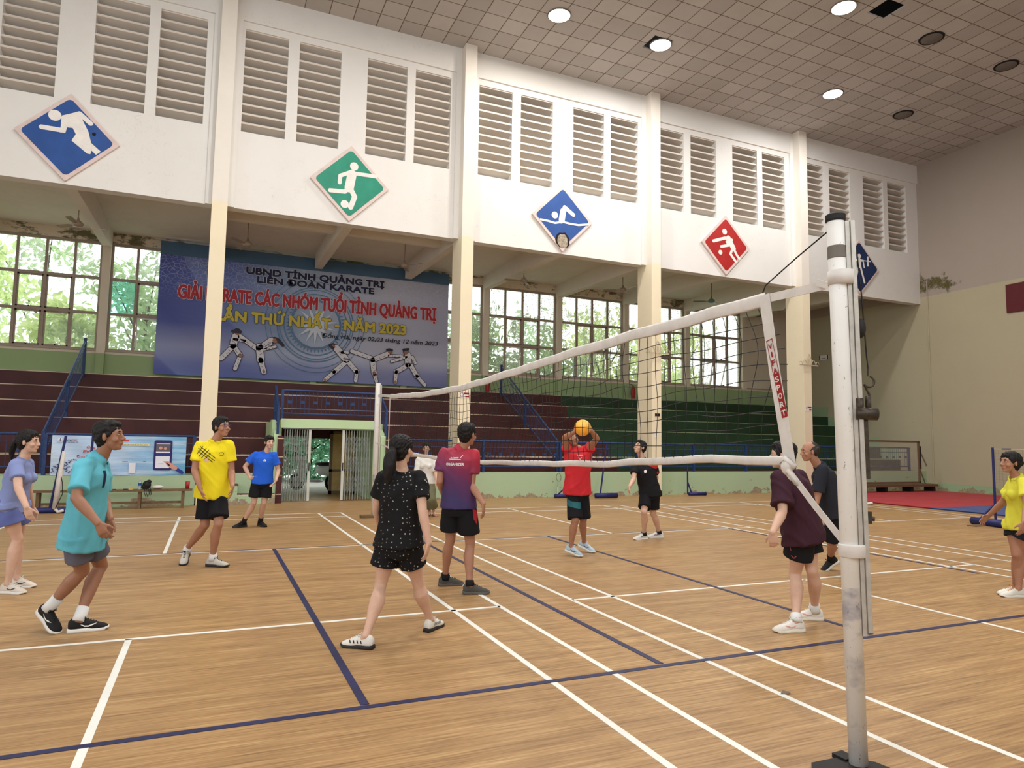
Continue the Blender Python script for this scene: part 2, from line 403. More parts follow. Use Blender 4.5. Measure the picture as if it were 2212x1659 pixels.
# ---- end wall and a bit of dado, the outer wall with its window openings
ew = MB(); ew.box(XE, XE+0.25, -9.0, YW+0.3, 0, ZC); struct(ew.build('wall_end', M['endwall']))
M['dado'] = m_plaster('green_dado_paint', rgb(150,176,140), base=True, grime=0.15)
struct(MB().tube([(XE-0.02,11.05,0.0),(XE-0.02,11.05,7.9)], 0.025, 8).build('trim_5', M['endwall']))
struct(MB().box(XE-0.015, XE, -9.0, YF, 0.0, 0.27).build('baseboard_end', M['dado']))
ds = MB()
for k in range(6): ds.box(XE-0.012, XE, 12.4+0.84*k, 12.4+0.84*(k+1), 0.7, 1.105+0.441*k+0.42)
struct(ds.build('trim_1', M['dado']))
def mould_patch():
    t = NT('mould_on_plaster', 0.9, 0.1); x, y, z = t.sep()
    n = t.noise(1.6, 6, 0.75); d = t.math('ADD', t.math('MULTIPLY', t.math('POWER', t.math('SUBTRACT', z, 7.75), 2), 2.2), t.math('POWER', t.math('MULTIPLY', t.math('SUBTRACT', y, 11.15), 0.55), 2))
    k = t.math('ADD', t.math('MULTIPLY', d, -0.8), t.math('MULTIPLY', t.math('SUBTRACT', n, 0.42), 3.6))
    t.color(t.mix(t.noise(16, 4), rgb(52,58,26), rgb(128,116,70)))
    tr = t.n('ShaderNodeBsdfTransparent'); mx = t.n('ShaderNodeMixShader')
    t.put(mx.inputs[0], t.ramp(k, [(0.02, 0.0), (0.45, 0.85)])); t.put(mx.inputs[1], tr.outputs[0]); t.put(mx.inputs[2], t.b.outputs[0])
    t.t.links.new(mx.outputs[0], t.t.nodes['Material Output'].inputs[0]); return t.m
m = MB(); m.add([(XE-0.003, 7.5, 6.5), (XE-0.003, 11.34, 6.5), (XE-0.003, 11.34, 9.6), (XE-0.003, 7.5, 9.6)], [(0,1,2,3)])
struct(m.build('trim_2', mould_patch()))
PITCH = 3.08; PIL = [COLX[2] + PITCH*k for k in range(-5, 8)]
PIL = [p for p in PIL if p < 21]
WZ0, WZ1 = 4.08, 7.34
ow = MB(); 
for xa, xb, za, zb in ((XL, XE, 2.9, WZ0), (XL, XE, WZ1, 7.75)): ow.box(xa, xb, YW, YW+0.22, za, zb)
for p in PIL: ow.box(p-0.11, p+0.11, YW-0.14, YW+0.22, 3.0, 7.75)
ow.box(18.5, XE, YW-0.02, YW+0.22, 2.9, 7.75)
struct(ow.build('wall_outer', M['outer']))
struct(MB().box(XL, XE, YW-0.05, YW+0.05, WZ0-0.03, WZ0+0.02).build('trim_3', M['trim']))

# ---- windows: frame, sashes and one pane each
def m_glass(name, tint, cloud, streak=0.5, mud=0.0):
    t = NT(name, 0.15, 0.5)
    n = t.noise(3.0, 4, 0.6, t.mapping((1.0,1.0,0.35))); sp = t.noise(38, 3, 0.6)
    st = t.noise(9, 3, 0.6, t.mapping((3.0,1.0,0.25)))
    f = t.math('ADD', t.math('MULTIPLY', t.ramp(n, [(0.3, 0.0), (0.7, 1.0)]), 0.5), t.math('MULTIPLY', t.ramp(st, [(0.4, 0.0), (0.7, 1.0)]), streak*0.5))
    f = t.math('ADD', t.math('MULTIPLY', f, cloud), t.math('MULTIPLY', t.ramp(sp, [(0.52, 0.0), (0.6, 1.0)]), cloud*0.45))
    f = t.math('MINIMUM', f, 0.93)
    tr = t.n('ShaderNodeBsdfTransparent'); tr.inputs[0].default_value = tint
    tl = t.n('ShaderNodeBsdfTranslucent'); tl.inputs[0].default_value = (0.34*tint[0], 0.35*tint[1], 0.34*tint[2], 1)
    if mud: t.put(tl.inputs[0], t.mix(t.math('MULTIPLY', t.ramp(t.noise(26, 4, 0.75), [(0.42, 0.0), (0.60, 1.0)]), mud), (0.22, 0.225, 0.19, 1), (0.035, 0.04, 0.02, 1)))
    m1 = t.n('ShaderNodeMixShader'); t.put(m1.inputs[0], f); t.put(m1.inputs[1], tr.outputs[0]); t.put(m1.inputs[2], tl.outputs[0])
    gl = t.n('ShaderNodeBsdfGlossy'); gl.inputs['Roughness'].default_value = 0.15
    m2 = t.n('ShaderNodeMixShader'); m2.inputs[0].default_value = 0.04; t.put(m2.inputs[1], m1.outputs[0]); t.put(m2.inputs[2], gl.outputs[0])
    t.t.links.new(m2.outputs[0], t.t.nodes['Material Output'].inputs[0]); return t.m
G_CLEAR = m_glass('window_glass', (0.95,1,0.97,1), 0.22); G_DIRTY = m_glass('dusty_glass', (0.93,0.97,0.93,1), 0.8)
G_FROST = m_glass('mottled_glass', (0.80,0.82,0.74,1), 1.15, mud=0.8); G_TEAL = m_glass('turquoise_glass', (0.45,0.95,0.95,1), 0.7)
G_YEL = m_glass('amber_glass', (0.95,0.80,0.5,1), 1.1)
M['frame'] = flat('grey_window_frame_paint', rgb(164,150,136), 0.6, vary=0.1); M['frame_white'] = flat('white_sash_paint', rgb(216,216,208), 0.5)
ZR = [WZ0+0.02, 5.20, 6.27, WZ1]
wi = 30
for a, b in zip(PIL[:-1], PIL[1:]):
    if a < -12.5: continue
    wi += 1; x0, x1 = a+0.11, b-0.11; y = YW+0.04
    if x0 > 18.4: continue
    win = struct(empty('window_%d' % wi, (x0, YW, WZ0)))
    f = MB(); w4 = (x1-x0)/4
    for k in range(5): f.box(x0+w4*k-0.035*(0<k<4) + (0 if k<4 else -0.07), x0+w4*k+0.035*(0<k<4)+(0.07 if k==0 else 0), y-0.04, y+0.04, WZ0, WZ1)
    for z in ZR: f.box(x0, x1, y-0.045, y+0.045, z-0.04, z+0.04)
    f.build('window_frame', M['frame'], win)
    behind = (a < -2 and b > -4) or (a >= -3.2 and b <= 3.3)   # hidden by the big banner
    for r in range(3):
        for c in range(4):
            px0, px1, z0, z1 = x0+w4*c+0.035, x0+w4*(c+1)-0.035, ZR[r]+0.04, ZR[r+1]-0.04
            rr = random.Random(wi*100+r*10+c); left = a < -4
            sash = c in (1, 2) and r < 2
            if left: gm = [G_CLEAR, G_DIRTY][(rr.random() < 0.35) or r == 2] if not (r == 2 and rr.random() < 0.5) else G_CLEAR
            else: gm = G_FROST if rr.random() < 0.8 else G_DIRTY
            if left and sash: gm = G_CLEAR
            if abs(a+6.12) < 0.2 and r == 1 and c == 0: gm = G_TEAL
            if abs(a-12.34) < 0.4 and r == 2 and c == 1: gm = G_TEAL
            if sash:
                ajar = (r == 0) and rr.random() < 0.75 and a > -7
                dy = (0.20 + 0.16*rr.random()) if ajar else 0.0
                top, bot = (px0, px1, z1), (px0, px1, z0)
                def q(x, z, t): # point on the tilted sash
                    s_ = (z1-z)/(z1-z0); return (x, y+0.02+dy*s_+t, z)
                sm = MB()
                for (xa, xb, za, zb) in ((px0,px0+0.045,z0,z1),(px1-0.045,px1,z0,z1),(px0,px1,z0,z0+0.045),(px0,px1,z1-0.045,z1)):
                    sm.add([q(xa,za,-.02),q(xb,za,-.02),q(xb,zb,-.02),q(xa,zb,-.02),q(xa,za,.02),q(xb,za,.02),q(xb,zb,.02),q(xa,zb,.02)],
                           [(0,1,2,3),(7,6,5,4),(0,4,5,1),(1,5,6,2),(2,6,7,3),(3,7,4,0)])
                sa = sm.build('sash', M['frame_white'] if ajar else M['frame'], win)
                MB().add([q(px0+.045,z0+.045,0),q(px1-.045,z0+.045,0),q(px1-.045,z1-.045,0),q(px0+.045,z1-.045,0)], [(0,1,2,3)]).build('pane', gm, sa)
                MB().ball(((px0+px1)/2, y-0.02+dy, z0+0.03), 0.022, 8, 6).build('catch', M['black'], sa)
            else:
                MB().add([(px0,y,z0),(px1,y,z0),(px1,y,z1),(px0,y,z1)], [(0,1,2,3)]).build('pane', gm, win)

# ---- the stands: low wall, walkway, six maroon/green steps
DX0, DX1 = -1.36, 0.86     # doorway
lw = MB()
for xa, xb in ((XL, DX0-0.1), (DX1+0.36, XE)): lw.box(xa, xb, YF, YF+0.16, 0, 0.70)
lw.box(XL, COLX[2]-0.2, YF-0.3, YF, 0, 0.68)
struct(lw.build('wall_low', M['green']))
struct(MB().box(XL, DX0-0.1, YF+0.05, 12.45, 0.6, 0.69).box(DX1+0.36, XE, YF+0.05, 12.45, 0.6, 0.69).build('walkway_slab', M['maroon']))
T_, H_ = 0.84, 0.441
def tread(k): return 12.4 + T_*k, 1.105 + H_*k
for side, (xa, xb) in (('maroon', (XL, 8.95)), ('dgreen', (8.95, XE))):
    m = MB()
    for k in range(6):
        y0, z0 = tread(k); y1 = tread(k+1)[0] if k < 5 else YW
        jag = (0.0 if k % 2 else 0.18)
        xa_ = xa if side == 'maroon' else xa - jag; xb_ = xb - jag if side == 'maroon' else xb
        if side == 'maroon' and k < 2:      # the doorway's passage cuts through the lowest steps
            segs = ((xa_, DX0-0.1), (DX1+0.1, xb_))
        else: segs = ((xa_, xb_),)
        for s0, s1 in segs:
            m.box(s0, s1, y0, y1+0.02, (z0-H_+0.0 if k > 1 else z0-H_-0.1) if k else 0.0, z0)
    # the steps are closed in front over the doorway
    if side == 'maroon': m.box(DX0-0.1, DX1+0.1, 12.0, 14.1, 1.95, 2.0)
    struct(m.build('stand_steps', M[side]))
struct(MB().box(XL, XE, YW-0.1, YW+0.22, 2.6, 3.1).build('wall_rear_upstand', M['green']))
# passage through the stands
pg = MB()
pg.box(DX0-0.25, DX0-0.02, 11.6, 13.7, 0, 1.95); pg.box(DX1+0.02, DX1+0.25, 11.6, 13.7, 0, 1.95)
struct(pg.build('wall_passage', M['greenclean']))
struct(MB().box(DX0-0.1, DX1+0.1, 11.62, 13.7, 1.86, 1.95).build('ceiling_passage', M['greenclean']))
ln = MB(); ln.box(DX0-0.06, DX1+0.10, 11.42, 11.62, 1.80, 2.02); struct(ln.build('lintel', M['greenclean']))
# sloping parapets and the maroon door posts
for nm, x in (('left', DX0-0.17), ('right', DX1+0.20)):
    m = MB(); a, b = x-0.06, x+0.06
    prof = [(11.25,0),(12.4,0),(12.4,2.0),(12.1,2.0),(11.25,1.62)]
    m.prism(prof, (a,0,0), (0,1,0), (0,0,1), (1,0,0), b-a); struct(recalc(m.build('wall_parapet_'+nm, M['greenclean'])))
for x0, x1 in ((DX0-0.14, DX0-0.005), (DX1+0.26, DX1+0.40)):
    struct(MB().box(x0, x1, 11.15, 11.30, 0, 1.60).build('pillar', M['maroon']))
# little green steps beside the doorway
st = MB(); st.box(-2.86, -1.52, 11.0, 11.35, 0, 0.2); st.box(-2.86, -2.35, 11.0, 11.35, 0.2, 0.43)
struct(st.build('step_block', M['green']))
struct(MB().box(-2.88, -1.52, 11.02, 11.34, 0.2, 0.235).box(-2.88, -2.33, 11.02, 11.34, 0.43, 0.46).build('step_tread', M['maroon']))
# ================================================================== OUTSIDE
M['yard'] = flat('pale_concrete_yard', rgb(206,204,196), 0.9)
struct(MB().box(-26, 40, 13.7, 60, -0.2, -0.02).build('ground', M['yard']))
def m_leaf(name, c1, c2):
    t = NT(name, 0.6, 0.3); oi = t.n('ShaderNodeObjectInfo')
    wn = t.noise(3.0, 2, 0.5); t.color(t.mix(t.ramp(wn, [(0.35, 0.0), (0.65, 1.0)]), c1, c2))
    tl = t.n('ShaderNodeBsdfTranslucent'); t.put(tl.inputs[0], t.mix(wn, c1, c2))
    mx = t.n('ShaderNodeMixShader'); mx.inputs[0].default_value = 0.5; t.put(mx.inputs[1], t.b.outputs[0]); t.put(mx.inputs[2], tl.outputs[0])
    t.t.links.new(mx.outputs[0], t.t.nodes['Material Output'].inputs[0]); return t.m
LEAF = [m_leaf('yellow_green_leaf', rgb(176,196,116), rgb(228,236,184)), m_leaf('mid_green_leaf', rgb(124,152,104), rgb(196,212,168)), m_leaf('blue_green_leaf', rgb(120,180,150), rgb(190,230,200))]
M['bark'] = flat('grey_bark', rgb(96,82,66), 0.9)
def tree(name, x, y, h, rx, n, mat, label, cat, low=0.3, size=0.16):
    root = empty(name, (x, y, 0), label, cat, 'greenery outside the hall')
    tb = MB(); r = random.Random(int(x*100+y*10))
    tb.tube([(x, y, -0.05), (x+0.1, y, h*0.35), (x-0.05, y+0.1, h*0.75)], [0.12, 0.09, 0.03], 7)
    for k in range(5):
        a = 6.28*k/5; tb.tube([(x, y, h*(0.3+0.08*k)), (x+rx*0.6*math.cos(a), y+rx*0.6*math.sin(a), h*(0.5+0.09*k))], [0.05, 0.015], 5)
    tb.build('trunk', M['bark'], root)
    g = np.random.default_rng(int(abs(x)*77+y)); N = n
    # clumps of leaves
    cl = g.normal(size=(max(8, n//70), 3)); cl /= np.linalg.norm(cl, axis=1)[:, None]; cl *= (g.random((len(cl), 1))**0.4)
    cz = h*(low+(1-low)*0.5); cen = np.stack([x+cl[:,0]*rx, y+cl[:,1]*rx, cz+cl[:,2]*h*(1-low)*0.52], 1)
    idx = g.integers(0, len(cen), N); P = cen[idx] + g.normal(size=(N,3))*np.array([0.34,0.34,0.26])*rx*0.55
    P[:,2] = np.maximum(P[:,2], 0.05)
    A = g.normal(size=(N,3)); A /= np.linalg.norm(A, axis=1)[:,None]; B = np.cross(A, g.normal(size=(N,3))); B /= np.linalg.norm(B, axis=1)[:,None]
    s = size*(0.6+0.8*g.random((N,1)))
    V = np.stack([P-A*s, P+B*s*0.42, P+A*s, P-B*s*0.42], 1).reshape(-1,3)
    mb = MB(); mb.v = [tuple(v) for v in V]; mb.f = [(4*i,4*i+1,4*i+2,4*i+3) for i in range(N)]; mb.mi = [0]*N
    mb.build('foliage', mat, root); return root
for i, (x, y, h, rx, n, k, nm, lb) in enumerate([
    (-10.6, 21.5, 7.6, 2.0, 1900, 0, 'leafy_tree', 'bright yellow-green tree outside the windows beside the first railing'),
    (-7.6, 20.4, 5.9, 1.5, 2600, 0, 'leafy_tree', 'lime-green bushy tree seen clear through the open middle panes'),
    (-8.9, 23.6, 10.5, 2.6, 1100, 1, 'leafy_tree', 'tall sparse tree whose twigs stand against the white sky'),
    (-5.3, 21.0, 8.6, 1.9, 2000, 1, 'leafy_tree', 'dense green tree behind the window next to the blue banner'),
    (-1.6, 21.8, 6.0, 2.2, 1800, 1, 'leafy_tree', 'dark green tree hidden mostly behind the karate banner'),
    (2.6, 21.5, 7.4, 2.2, 2200, 0, 'leafy_tree', 'light green tree showing past the edge of the karate banner'),
    (6.4, 22.0, 7.2, 2.4, 2600, 1, 'leafy_tree', 'green tree behind the mottled window after the second column'),
    (10.2, 21.6, 6.8, 2.3, 2400, 1, 'leafy_tree', 'green tree behind the window with two ajar turquoise sashes'),
    (14.4, 22.5, 7.8, 2.4, 2400, 0, 'leafy_tree', 'yellow-green tree behind the window beyond the net'),
    (18.6, 22.5, 7.6, 2.4, 2200, 0, 'leafy_tree', 'bright tree seen through the last window before the end wall')]):
    tree(nm, x, y, h, rx, n, LEAF[k], lb, 'tree')
for x, y, h, rx, n, lb in ((-0.9, 20.9, 3.1, 1.4, 3600, 'blue-green bush seen through the shut half of the folding gate'),
                           (0.5, 21.6, 3.3, 1.5, 4200, 'blue-green shrub filling the gap between the two gate halves'),
                           (2.3, 21.2, 2.8, 1.1, 1800, 'shrub outside behind the compressed half of the folding gate')):
    tree('bush', x, y, h, rx, n, LEAF[2], lb, 'bush', low=0.02, size=0.12)
# door leaf of the outer doorway and the motor scooters outside
dl = empty('door_1', (0.12, 13.6, 0)); struct(dl)
M['brown'] = flat('brown_door_wood', rgb(112,96,78), 0.5); M['amber'] = G_YEL
M['tan'] = flat('tan_door_panel', rgb(196,166,110), 0.5, vary=0.1)
m = MB()
for b in ((0.10,0.18,0,1.76),(0.74,0.82,0,1.76),(0.10,0.82,1.68,1.76),(0.10,0.82,0.62,0.70),(0.10,0.82,0.0,0.10)): m.box(b[0], b[1], 13.60, 13.65, b[2], b[3])
m.build('door_frame', M['brown'], dl)
MB().box(0.18, 0.74, 13.615, 13.635, 0.70, 1.68).build('door_pane', M['tan'], dl); MB().box(0.18, 0.74, 13.615, 13.635, 0.10, 0.62).build('door_panel', M['tan'], dl)
def scooter(x, y, ang, body, dark, label):
    root = empty('motor_scooter', (0,0,0), label, 'motor scooter', 'scooters parked outside')
    m = MB()
    for wx in (-0.62, 0.62):
        w = MB(); 
        for k in range(20):
            a = 2*math.pi*k/20; a2 = 2*math.pi*(k+1)/20
            w.tube([(wx+0.21*math.cos(a), 0, 0.26+0.21*math.sin(a)), (wx+0.21*math.cos(a2), 0, 0.26+0.21*math.sin(a2))], 0.05, 6, cap=False)
        wo = w.build('wheel', M['black'], root)
        MB().lathe([(0.02,-0.03),(0.15,-0.025),(0.15,0.025),(0.02,0.03)], (wx,0,0.26), 12, 'y').build('hub', M['steel'], wo)
    b = MB(); b.ball((-0.45,0,0.62),(0.42,0.16,0.17)); b.ball((0.45,0,0.66),(0.12,0.17,0.34)); b.box(-0.2,0.4,-0.13,0.13,0.26,0.34); b.ball((0.50,0,0.98),(0.13,0.15,0.10)); b.ball((0.62,0,0.5),(0.22,0.08,0.05))
    b.build('fairing', body, root, True)
    MB().ball((-0.38,0,0.80),(0.40,0.14,0.07)).build('seat', dark, root, True)
    h = MB(); h.tube([(0.46,0,0.95),(0.42,0,1.05),(0.36,-0.32,1.08)],0.014,6); h.tube([(0.42,0,1.05),(0.36,0.32,1.08)],0.014,6); h.tube([(0.44,0.2,1.06),(0.46,0.26,1.22)],0.006,5); h.ball((0.46,0.27,1.25),(0.02,0.06,0.04)); h.build('handlebar', dark, root)
    root.location = (x, y, 0.0); root.rotation_euler.z = ang; return root
M['steel'] = flat('dull_steel', rgb(150,150,148), 0.4, metal=0.6)
M['scooter_white'] = flat('white_scooter_plastic', rgb(226,228,230), 0.3); M['scooter_dark'] = flat('black_scooter_plastic', rgb(34,34,38), 0.35)
scooter(-0.1, 15.0, 2.4, M['scooter_white'], M['scooter_dark'], 'white and black motor scooter parked outside the open gate')
scooter(1.15, 14.7, 1.2, M['scooter_dark'], M['scooter_dark'], 'dark motor scooter standing behind the compressed gate half')

# ================================================================== THINGS OF THE HALL
M['blue_rail'] = flat('chipped_blue_paint', rgb(40,66,116), 0.45, vary=0.2, vs=18)
M['blue_dark'] = flat('navy_post_paint', rgb(38,44,104), 0.45, vary=0.15, vs=10)
M['white_gear'] = flat('white_webbing', rgb(214,208,202), 0.8, vary=0.08, vs=9)
M['wood'] = flat('weathered_wood', rgb(122,98,70), 0.75, vary=0.16, vs=12)
M['red'] = flat('red_enamel', rgb(150,34,34), 0.4)

# ---- folding gates
M['gate'] = flat('silver_gate_paint', rgb(150,158,152), 0.45, vary=0.12, metal=0.3); M['gate_post'] = flat('white_gate_post_paint', rgb(206,206,196), 0.5)
def gate(x0, x1, n, post_at, label):
    root = empty('folding_gate', ((x0+x1)/2, 11.5, 0), label, 'gate', 'halves of the folding gate'); y = 11.5; zt = 1.76
    for k in range(n):
        x = x0 + (x1-x0)*(k+0.5)/n
        MB().box(x-0.010, x+0.010, y-0.012, y+0.012, 0.03, zt).build('picket', M['gate'], root)
    lt = MB(); p = (x1-x0)/n
    for zc in (0.42, 0.92, 1.42):
        for k in range(n-1):
            xa = x0+p*(k+0.5); h = 0.20
            for d in (-0.13, 0.0, 0.13):
                lt.bar((xa, y-0.02, zc-h*0.5+d), (xa+p, y-0.02, zc+h*0.5+d), 0.006, 0.016, (0,1,0)); lt.bar((xa, y+0.02, zc+h*0.5+d), (xa+p, y+0.02, zc-h*0.5+d), 0.006, 0.016, (0,1,0))
    lt.build('lattice', M['gate'], root)
    MB().box(post_at-0.03, post_at+0.03, y-0.03, y+0.03, 0.02, zt+0.02).build('end_post', M['gate_post'], root)
    MB().box(post_at-0.012, post_at+0.012, y-0.04, y-0.03, 0.75, 0.95).build('lock', M['black'], root)
gate(DX0+0.02, -0.76, 10, -0.72, 'drawn-out half of the silver folding gate with wide diamond openings')
gate(0.14, 0.80, 10, 0.10, 'squeezed-up half of the silver folding gate next to the far net post')
struct(MB().box(DX0, DX1, 11.47, 11.53, 1.77, 1.80).build('trim_4', M['gate']))

# ---- blue railings
def rail_panel(root, p0, p1, zb, zt, spacing=0.12, squares=0.0, posts=True, bar_r=0.0055, name='baluster'):
    """one straight panel between two points; zb/zt are heights of bottom and top rails at both ends as (a,b)"""
    p0, p1 = Vector(p0), Vector(p1); L = (p1-p0).length
    za, zc = zb; zd, ze = zt
    MB().tube([(p0.x,p0.y,zd),(p1.x,p1.y,ze)], 0.028, 8).build('top_rail', M['blue_rail'], root)
    MB().tube([(p0.x,p0.y,za),(p1.x,p1.y,zc)], 0.02, 8).build('bottom_rail', M['blue_rail'], root)
    bars = MB(); n = max(2, int(L/spacing)); sq = MB()
    for k in range(1, n):
        t = k/n; q = p0.lerp(p1, t); a = za+(zc-za)*t; b = zd+(ze-zd)*t
        bars.tube([(q.x,q.y,a),(q.x,q.y,b)], bar_r, 5)
        if squares and k % 3 == 1:
            zq = a + (b-a)*0.5; q2 = p0.lerp(p1, (k+1)/n) if k+1 < n else q
            MB().bar((q.x,q.y,zq), (q2.x,q2.y,zq), 0.012, 0.07).build('square_plate', M['blue_rail'], root)
    bars.build('baluster_rib', M['blue_rail'], root)
    if sq.v: sq.build('ornament_rib', M['blue_rail'], root)
def posts(root, pts, z0, z1, r=0.035):
    for x, y in pts: MB().box(x-r, x+r, y-r, y+r, z0, z1).build('post', M['blue_rail'], root)
def front_railing(x0, x1, label):
    yr = 11.14 if x1 < -1 else 11.45
    root = empty('railing', ((x0+x1)/2, yr, 0.7), label, 'railing', 'blue railings of the stands')
    n = max(1, round((x1-x0)/2.2)); step = (x1-x0)/n
    for k in range(n): rail_panel(root, (x0+k*step, yr, 0), (x0+(k+1)*step, yr, 0), (0.86, 0.86), (1.55, 1.55), 0.11, squares=1)
    MB().tube([(x0,yr,1.38),(x1,yr,1.38)], 0.012, 6).build('middle_rail', M['blue_rail'], root)
    posts(root, [(x0+k*step, yr) for k in range(n+1)], 0.69, 1.56)
front_railing(-13.5, -6.5, 'low blue railing on the stand edge before the leaning woman in lavender')
front_railing(-6.15, -3.3, 'blue railing of the stand with the light blue banner tied on it')
front_railing(1.5, 6.25, 'blue railing on the low green wall between door and second stair rail')
front_railing(6.75, 15.2, 'blue railing under the dark green steps behind the net')
front_railing(15.6, 20.9, 'blue railing end piece near the end wall')
def stair_rail(x, label):
    root = empty('stair_railing', (x, 14.0, 0.7), label, 'railing', 'blue railings of the stands')
    rail_panel(root, (x, 12.1, 0), (x, 16.5, 0), (1.0, 3.30), (1.60, 4.22), 0.10)
    MB().tube([(x,12.1,1.46),(x,16.5,4.06)], 0.012, 6).build('middle_rail', M['blue_rail'], root)
    for y, z0, z1 in ((12.1, 0.69, 1.62), (14.4, 1.9, 2.95), (16.5, 3.2, 4.3)): MB().box(x-.035,x+.035,y-.035,y+.035,z0,z1).build('post', M['blue_rail'], root)
stair_rail(-6.38, 'steep blue stair railing climbing the maroon steps by the clear windows')
stair_rail(6.48, 'steep blue stair railing where maroon steps turn into green ones')
dr = empty('door_railing', (-0.25, 11.5, 2.0), 'blue balcony railing with small squares over the folding gate', 'railing', 'blue railings of the stands')
rail_panel(dr, (DX0-0.02, 11.52, 0), (DX1+0.1, 11.52, 0), (2.15, 2.15), (2.72, 2.72), 0.10, squares=1)
MB().tube([(DX0,11.52,2.28),(DX1+0.1,11.52,2.28)], 0.008, 6).tube([(DX0,11.52,2.62),(DX1+0.1,11.52,2.62)], 0.008, 6).build('middle_rail', M['blue_rail'], dr)
posts(dr, [(DX0-0.04, 11.52), (DX1+0.10, 11.52)], 2.0, 2.74, 0.03)
for x in (DX0-0.14, DX1+0.27):
    rail_panel(dr, (x, 11.3, 0), (x, 12.3, 0), (1.78, 2.2), (2.30, 2.86), 0.09)
    for y, z0, z1 in ((11.3, 1.60, 2.32), (12.3, 2.0, 2.88)): MB().box(x-.03,x+.03,y-.03,y+.03,z0,z1).build('post', M['blue_rail'], dr)

# ---- the five diamond sport signs
SIGNS = json.loads('''[[["c",-0.27,0.442,0.124],["s",[[-0.064,0.437],[0.188,0.578],[0.41,0.393]],0.051],["s",[[-0.098,0.416],[-0.093,0.13],[-0.498,0.132]],0.051],["p",[[-0.136,0.465],[0.173,0.618],[0.27,0.407],[0.378,0.197],[0.445,-0.05],[0.643,-0.214],[0.552,-0.304],[0.462,-0.22],[0.444,-0.31],[0.384,-0.307],[0.072,-0.066],[0.145,0.092],[0.078,0.223],[-0.027,0.215],[-0.054,0.081],[-0.159,0.074],[-0.146,0.234]]]],[["c",0.083,0.464,0.108],["c",-0.122,-0.568,0.103],["s",[[-0.27,-0.024],[-0.259,0.159],[-0.041,0.275],[0.221,0.282],[0.646,0.291]],0.05],["s",[[0.034,0.249],[-0.027,-0.129]],0.116],["s",[[-0.027,-0.129],[-0.133,-0.243],[-0.499,-0.266]],0.054],["s",[[0.011,-0.142],[0.122,-0.336],[0.028,-0.629]],0.065]],[["c",-0.265,0.057,0.105],["s",[[-0.062,-0.109],[0.055,0.339],[0.349,0.151]],0.061],["s",[[0.007,0.209],[-0.038,-0.062]],0.097],["s",[[-0.728,-0.142],[-0.492,-0.151],[-0.253,-0.181],[-0.013,-0.111],[0.23,-0.132],[0.524,-0.134],[0.847,-0.064]],0.03]],[["c",-0.059,0.443,0.097],["s",[[-0.518,0.068],[-0.048,0.228],[0.235,0.198]],0.051],["s",[[0.094,0.236],[0.302,-0.079]],0.097],["s",[[0.021,0.112],[0.126,0.012],[-0.207,-0.077]],0.046],["c",-0.244,-0.275,0.079],["s",[[0.302,-0.079],[0.442,-0.29],[0.548,-0.403]],0.046],["s",[[0.252,-0.114],[0.171,-0.279],[0.402,-0.523]],0.046]],[["c",-0.014,0.405,0.084],["s",[[-0.571,0.255],[0.576,0.266]],0.015],["s",[[-0.447,0.419],[-0.458,0.109]],0.043],["s",[[0.425,0.404],[0.413,0.106]],0.044],["s",[[-0.191,0.234],[0.173,0.254]],0.037],["s",[[-0.02,0.24],[-0.02,0.038]],0.087],["s",[[-0.2,0.233],[-0.263,0.024]],0.028],["s",[[0.173,0.264],[0.219,0.005]],0.028],["s",[[-0.072,0.001],[-0.287,-0.61]],0.04],["s",[[0.034,-0.002],[0.214,-0.555]],0.041]]]''')
SC = [('blue','running'),('green','football'),('blue','swimming'),('red','wrestling'),('navy','weightlifting')]
SCOL = {'blue': rgb(44,84,154), 'green': rgb(44,146,120), 'red': rgb(178,44,42), 'navy': rgb(28,48,92)}
M['sign_white'] = flat('sign_white_paint', rgb(236,232,226), 0.6); M['sign_frame'] = flat('pinkish_sign_border', rgb(222,202,196), 0.6, vary=0.08)
M['chip'] = flat('broken_sign_board', rgb(190,176,156), 0.9, vary=0.3, vs=20)
SLAB = ['blue diamond sign with a white runner, chipped near the leg', 'green diamond sign with a white footballer and ball', 'blue diamond sign with a swimmer and a burnt lower corner',
        'red diamond sign with two white wrestlers', 'navy diamond sign with a white weightlifter behind the net post']
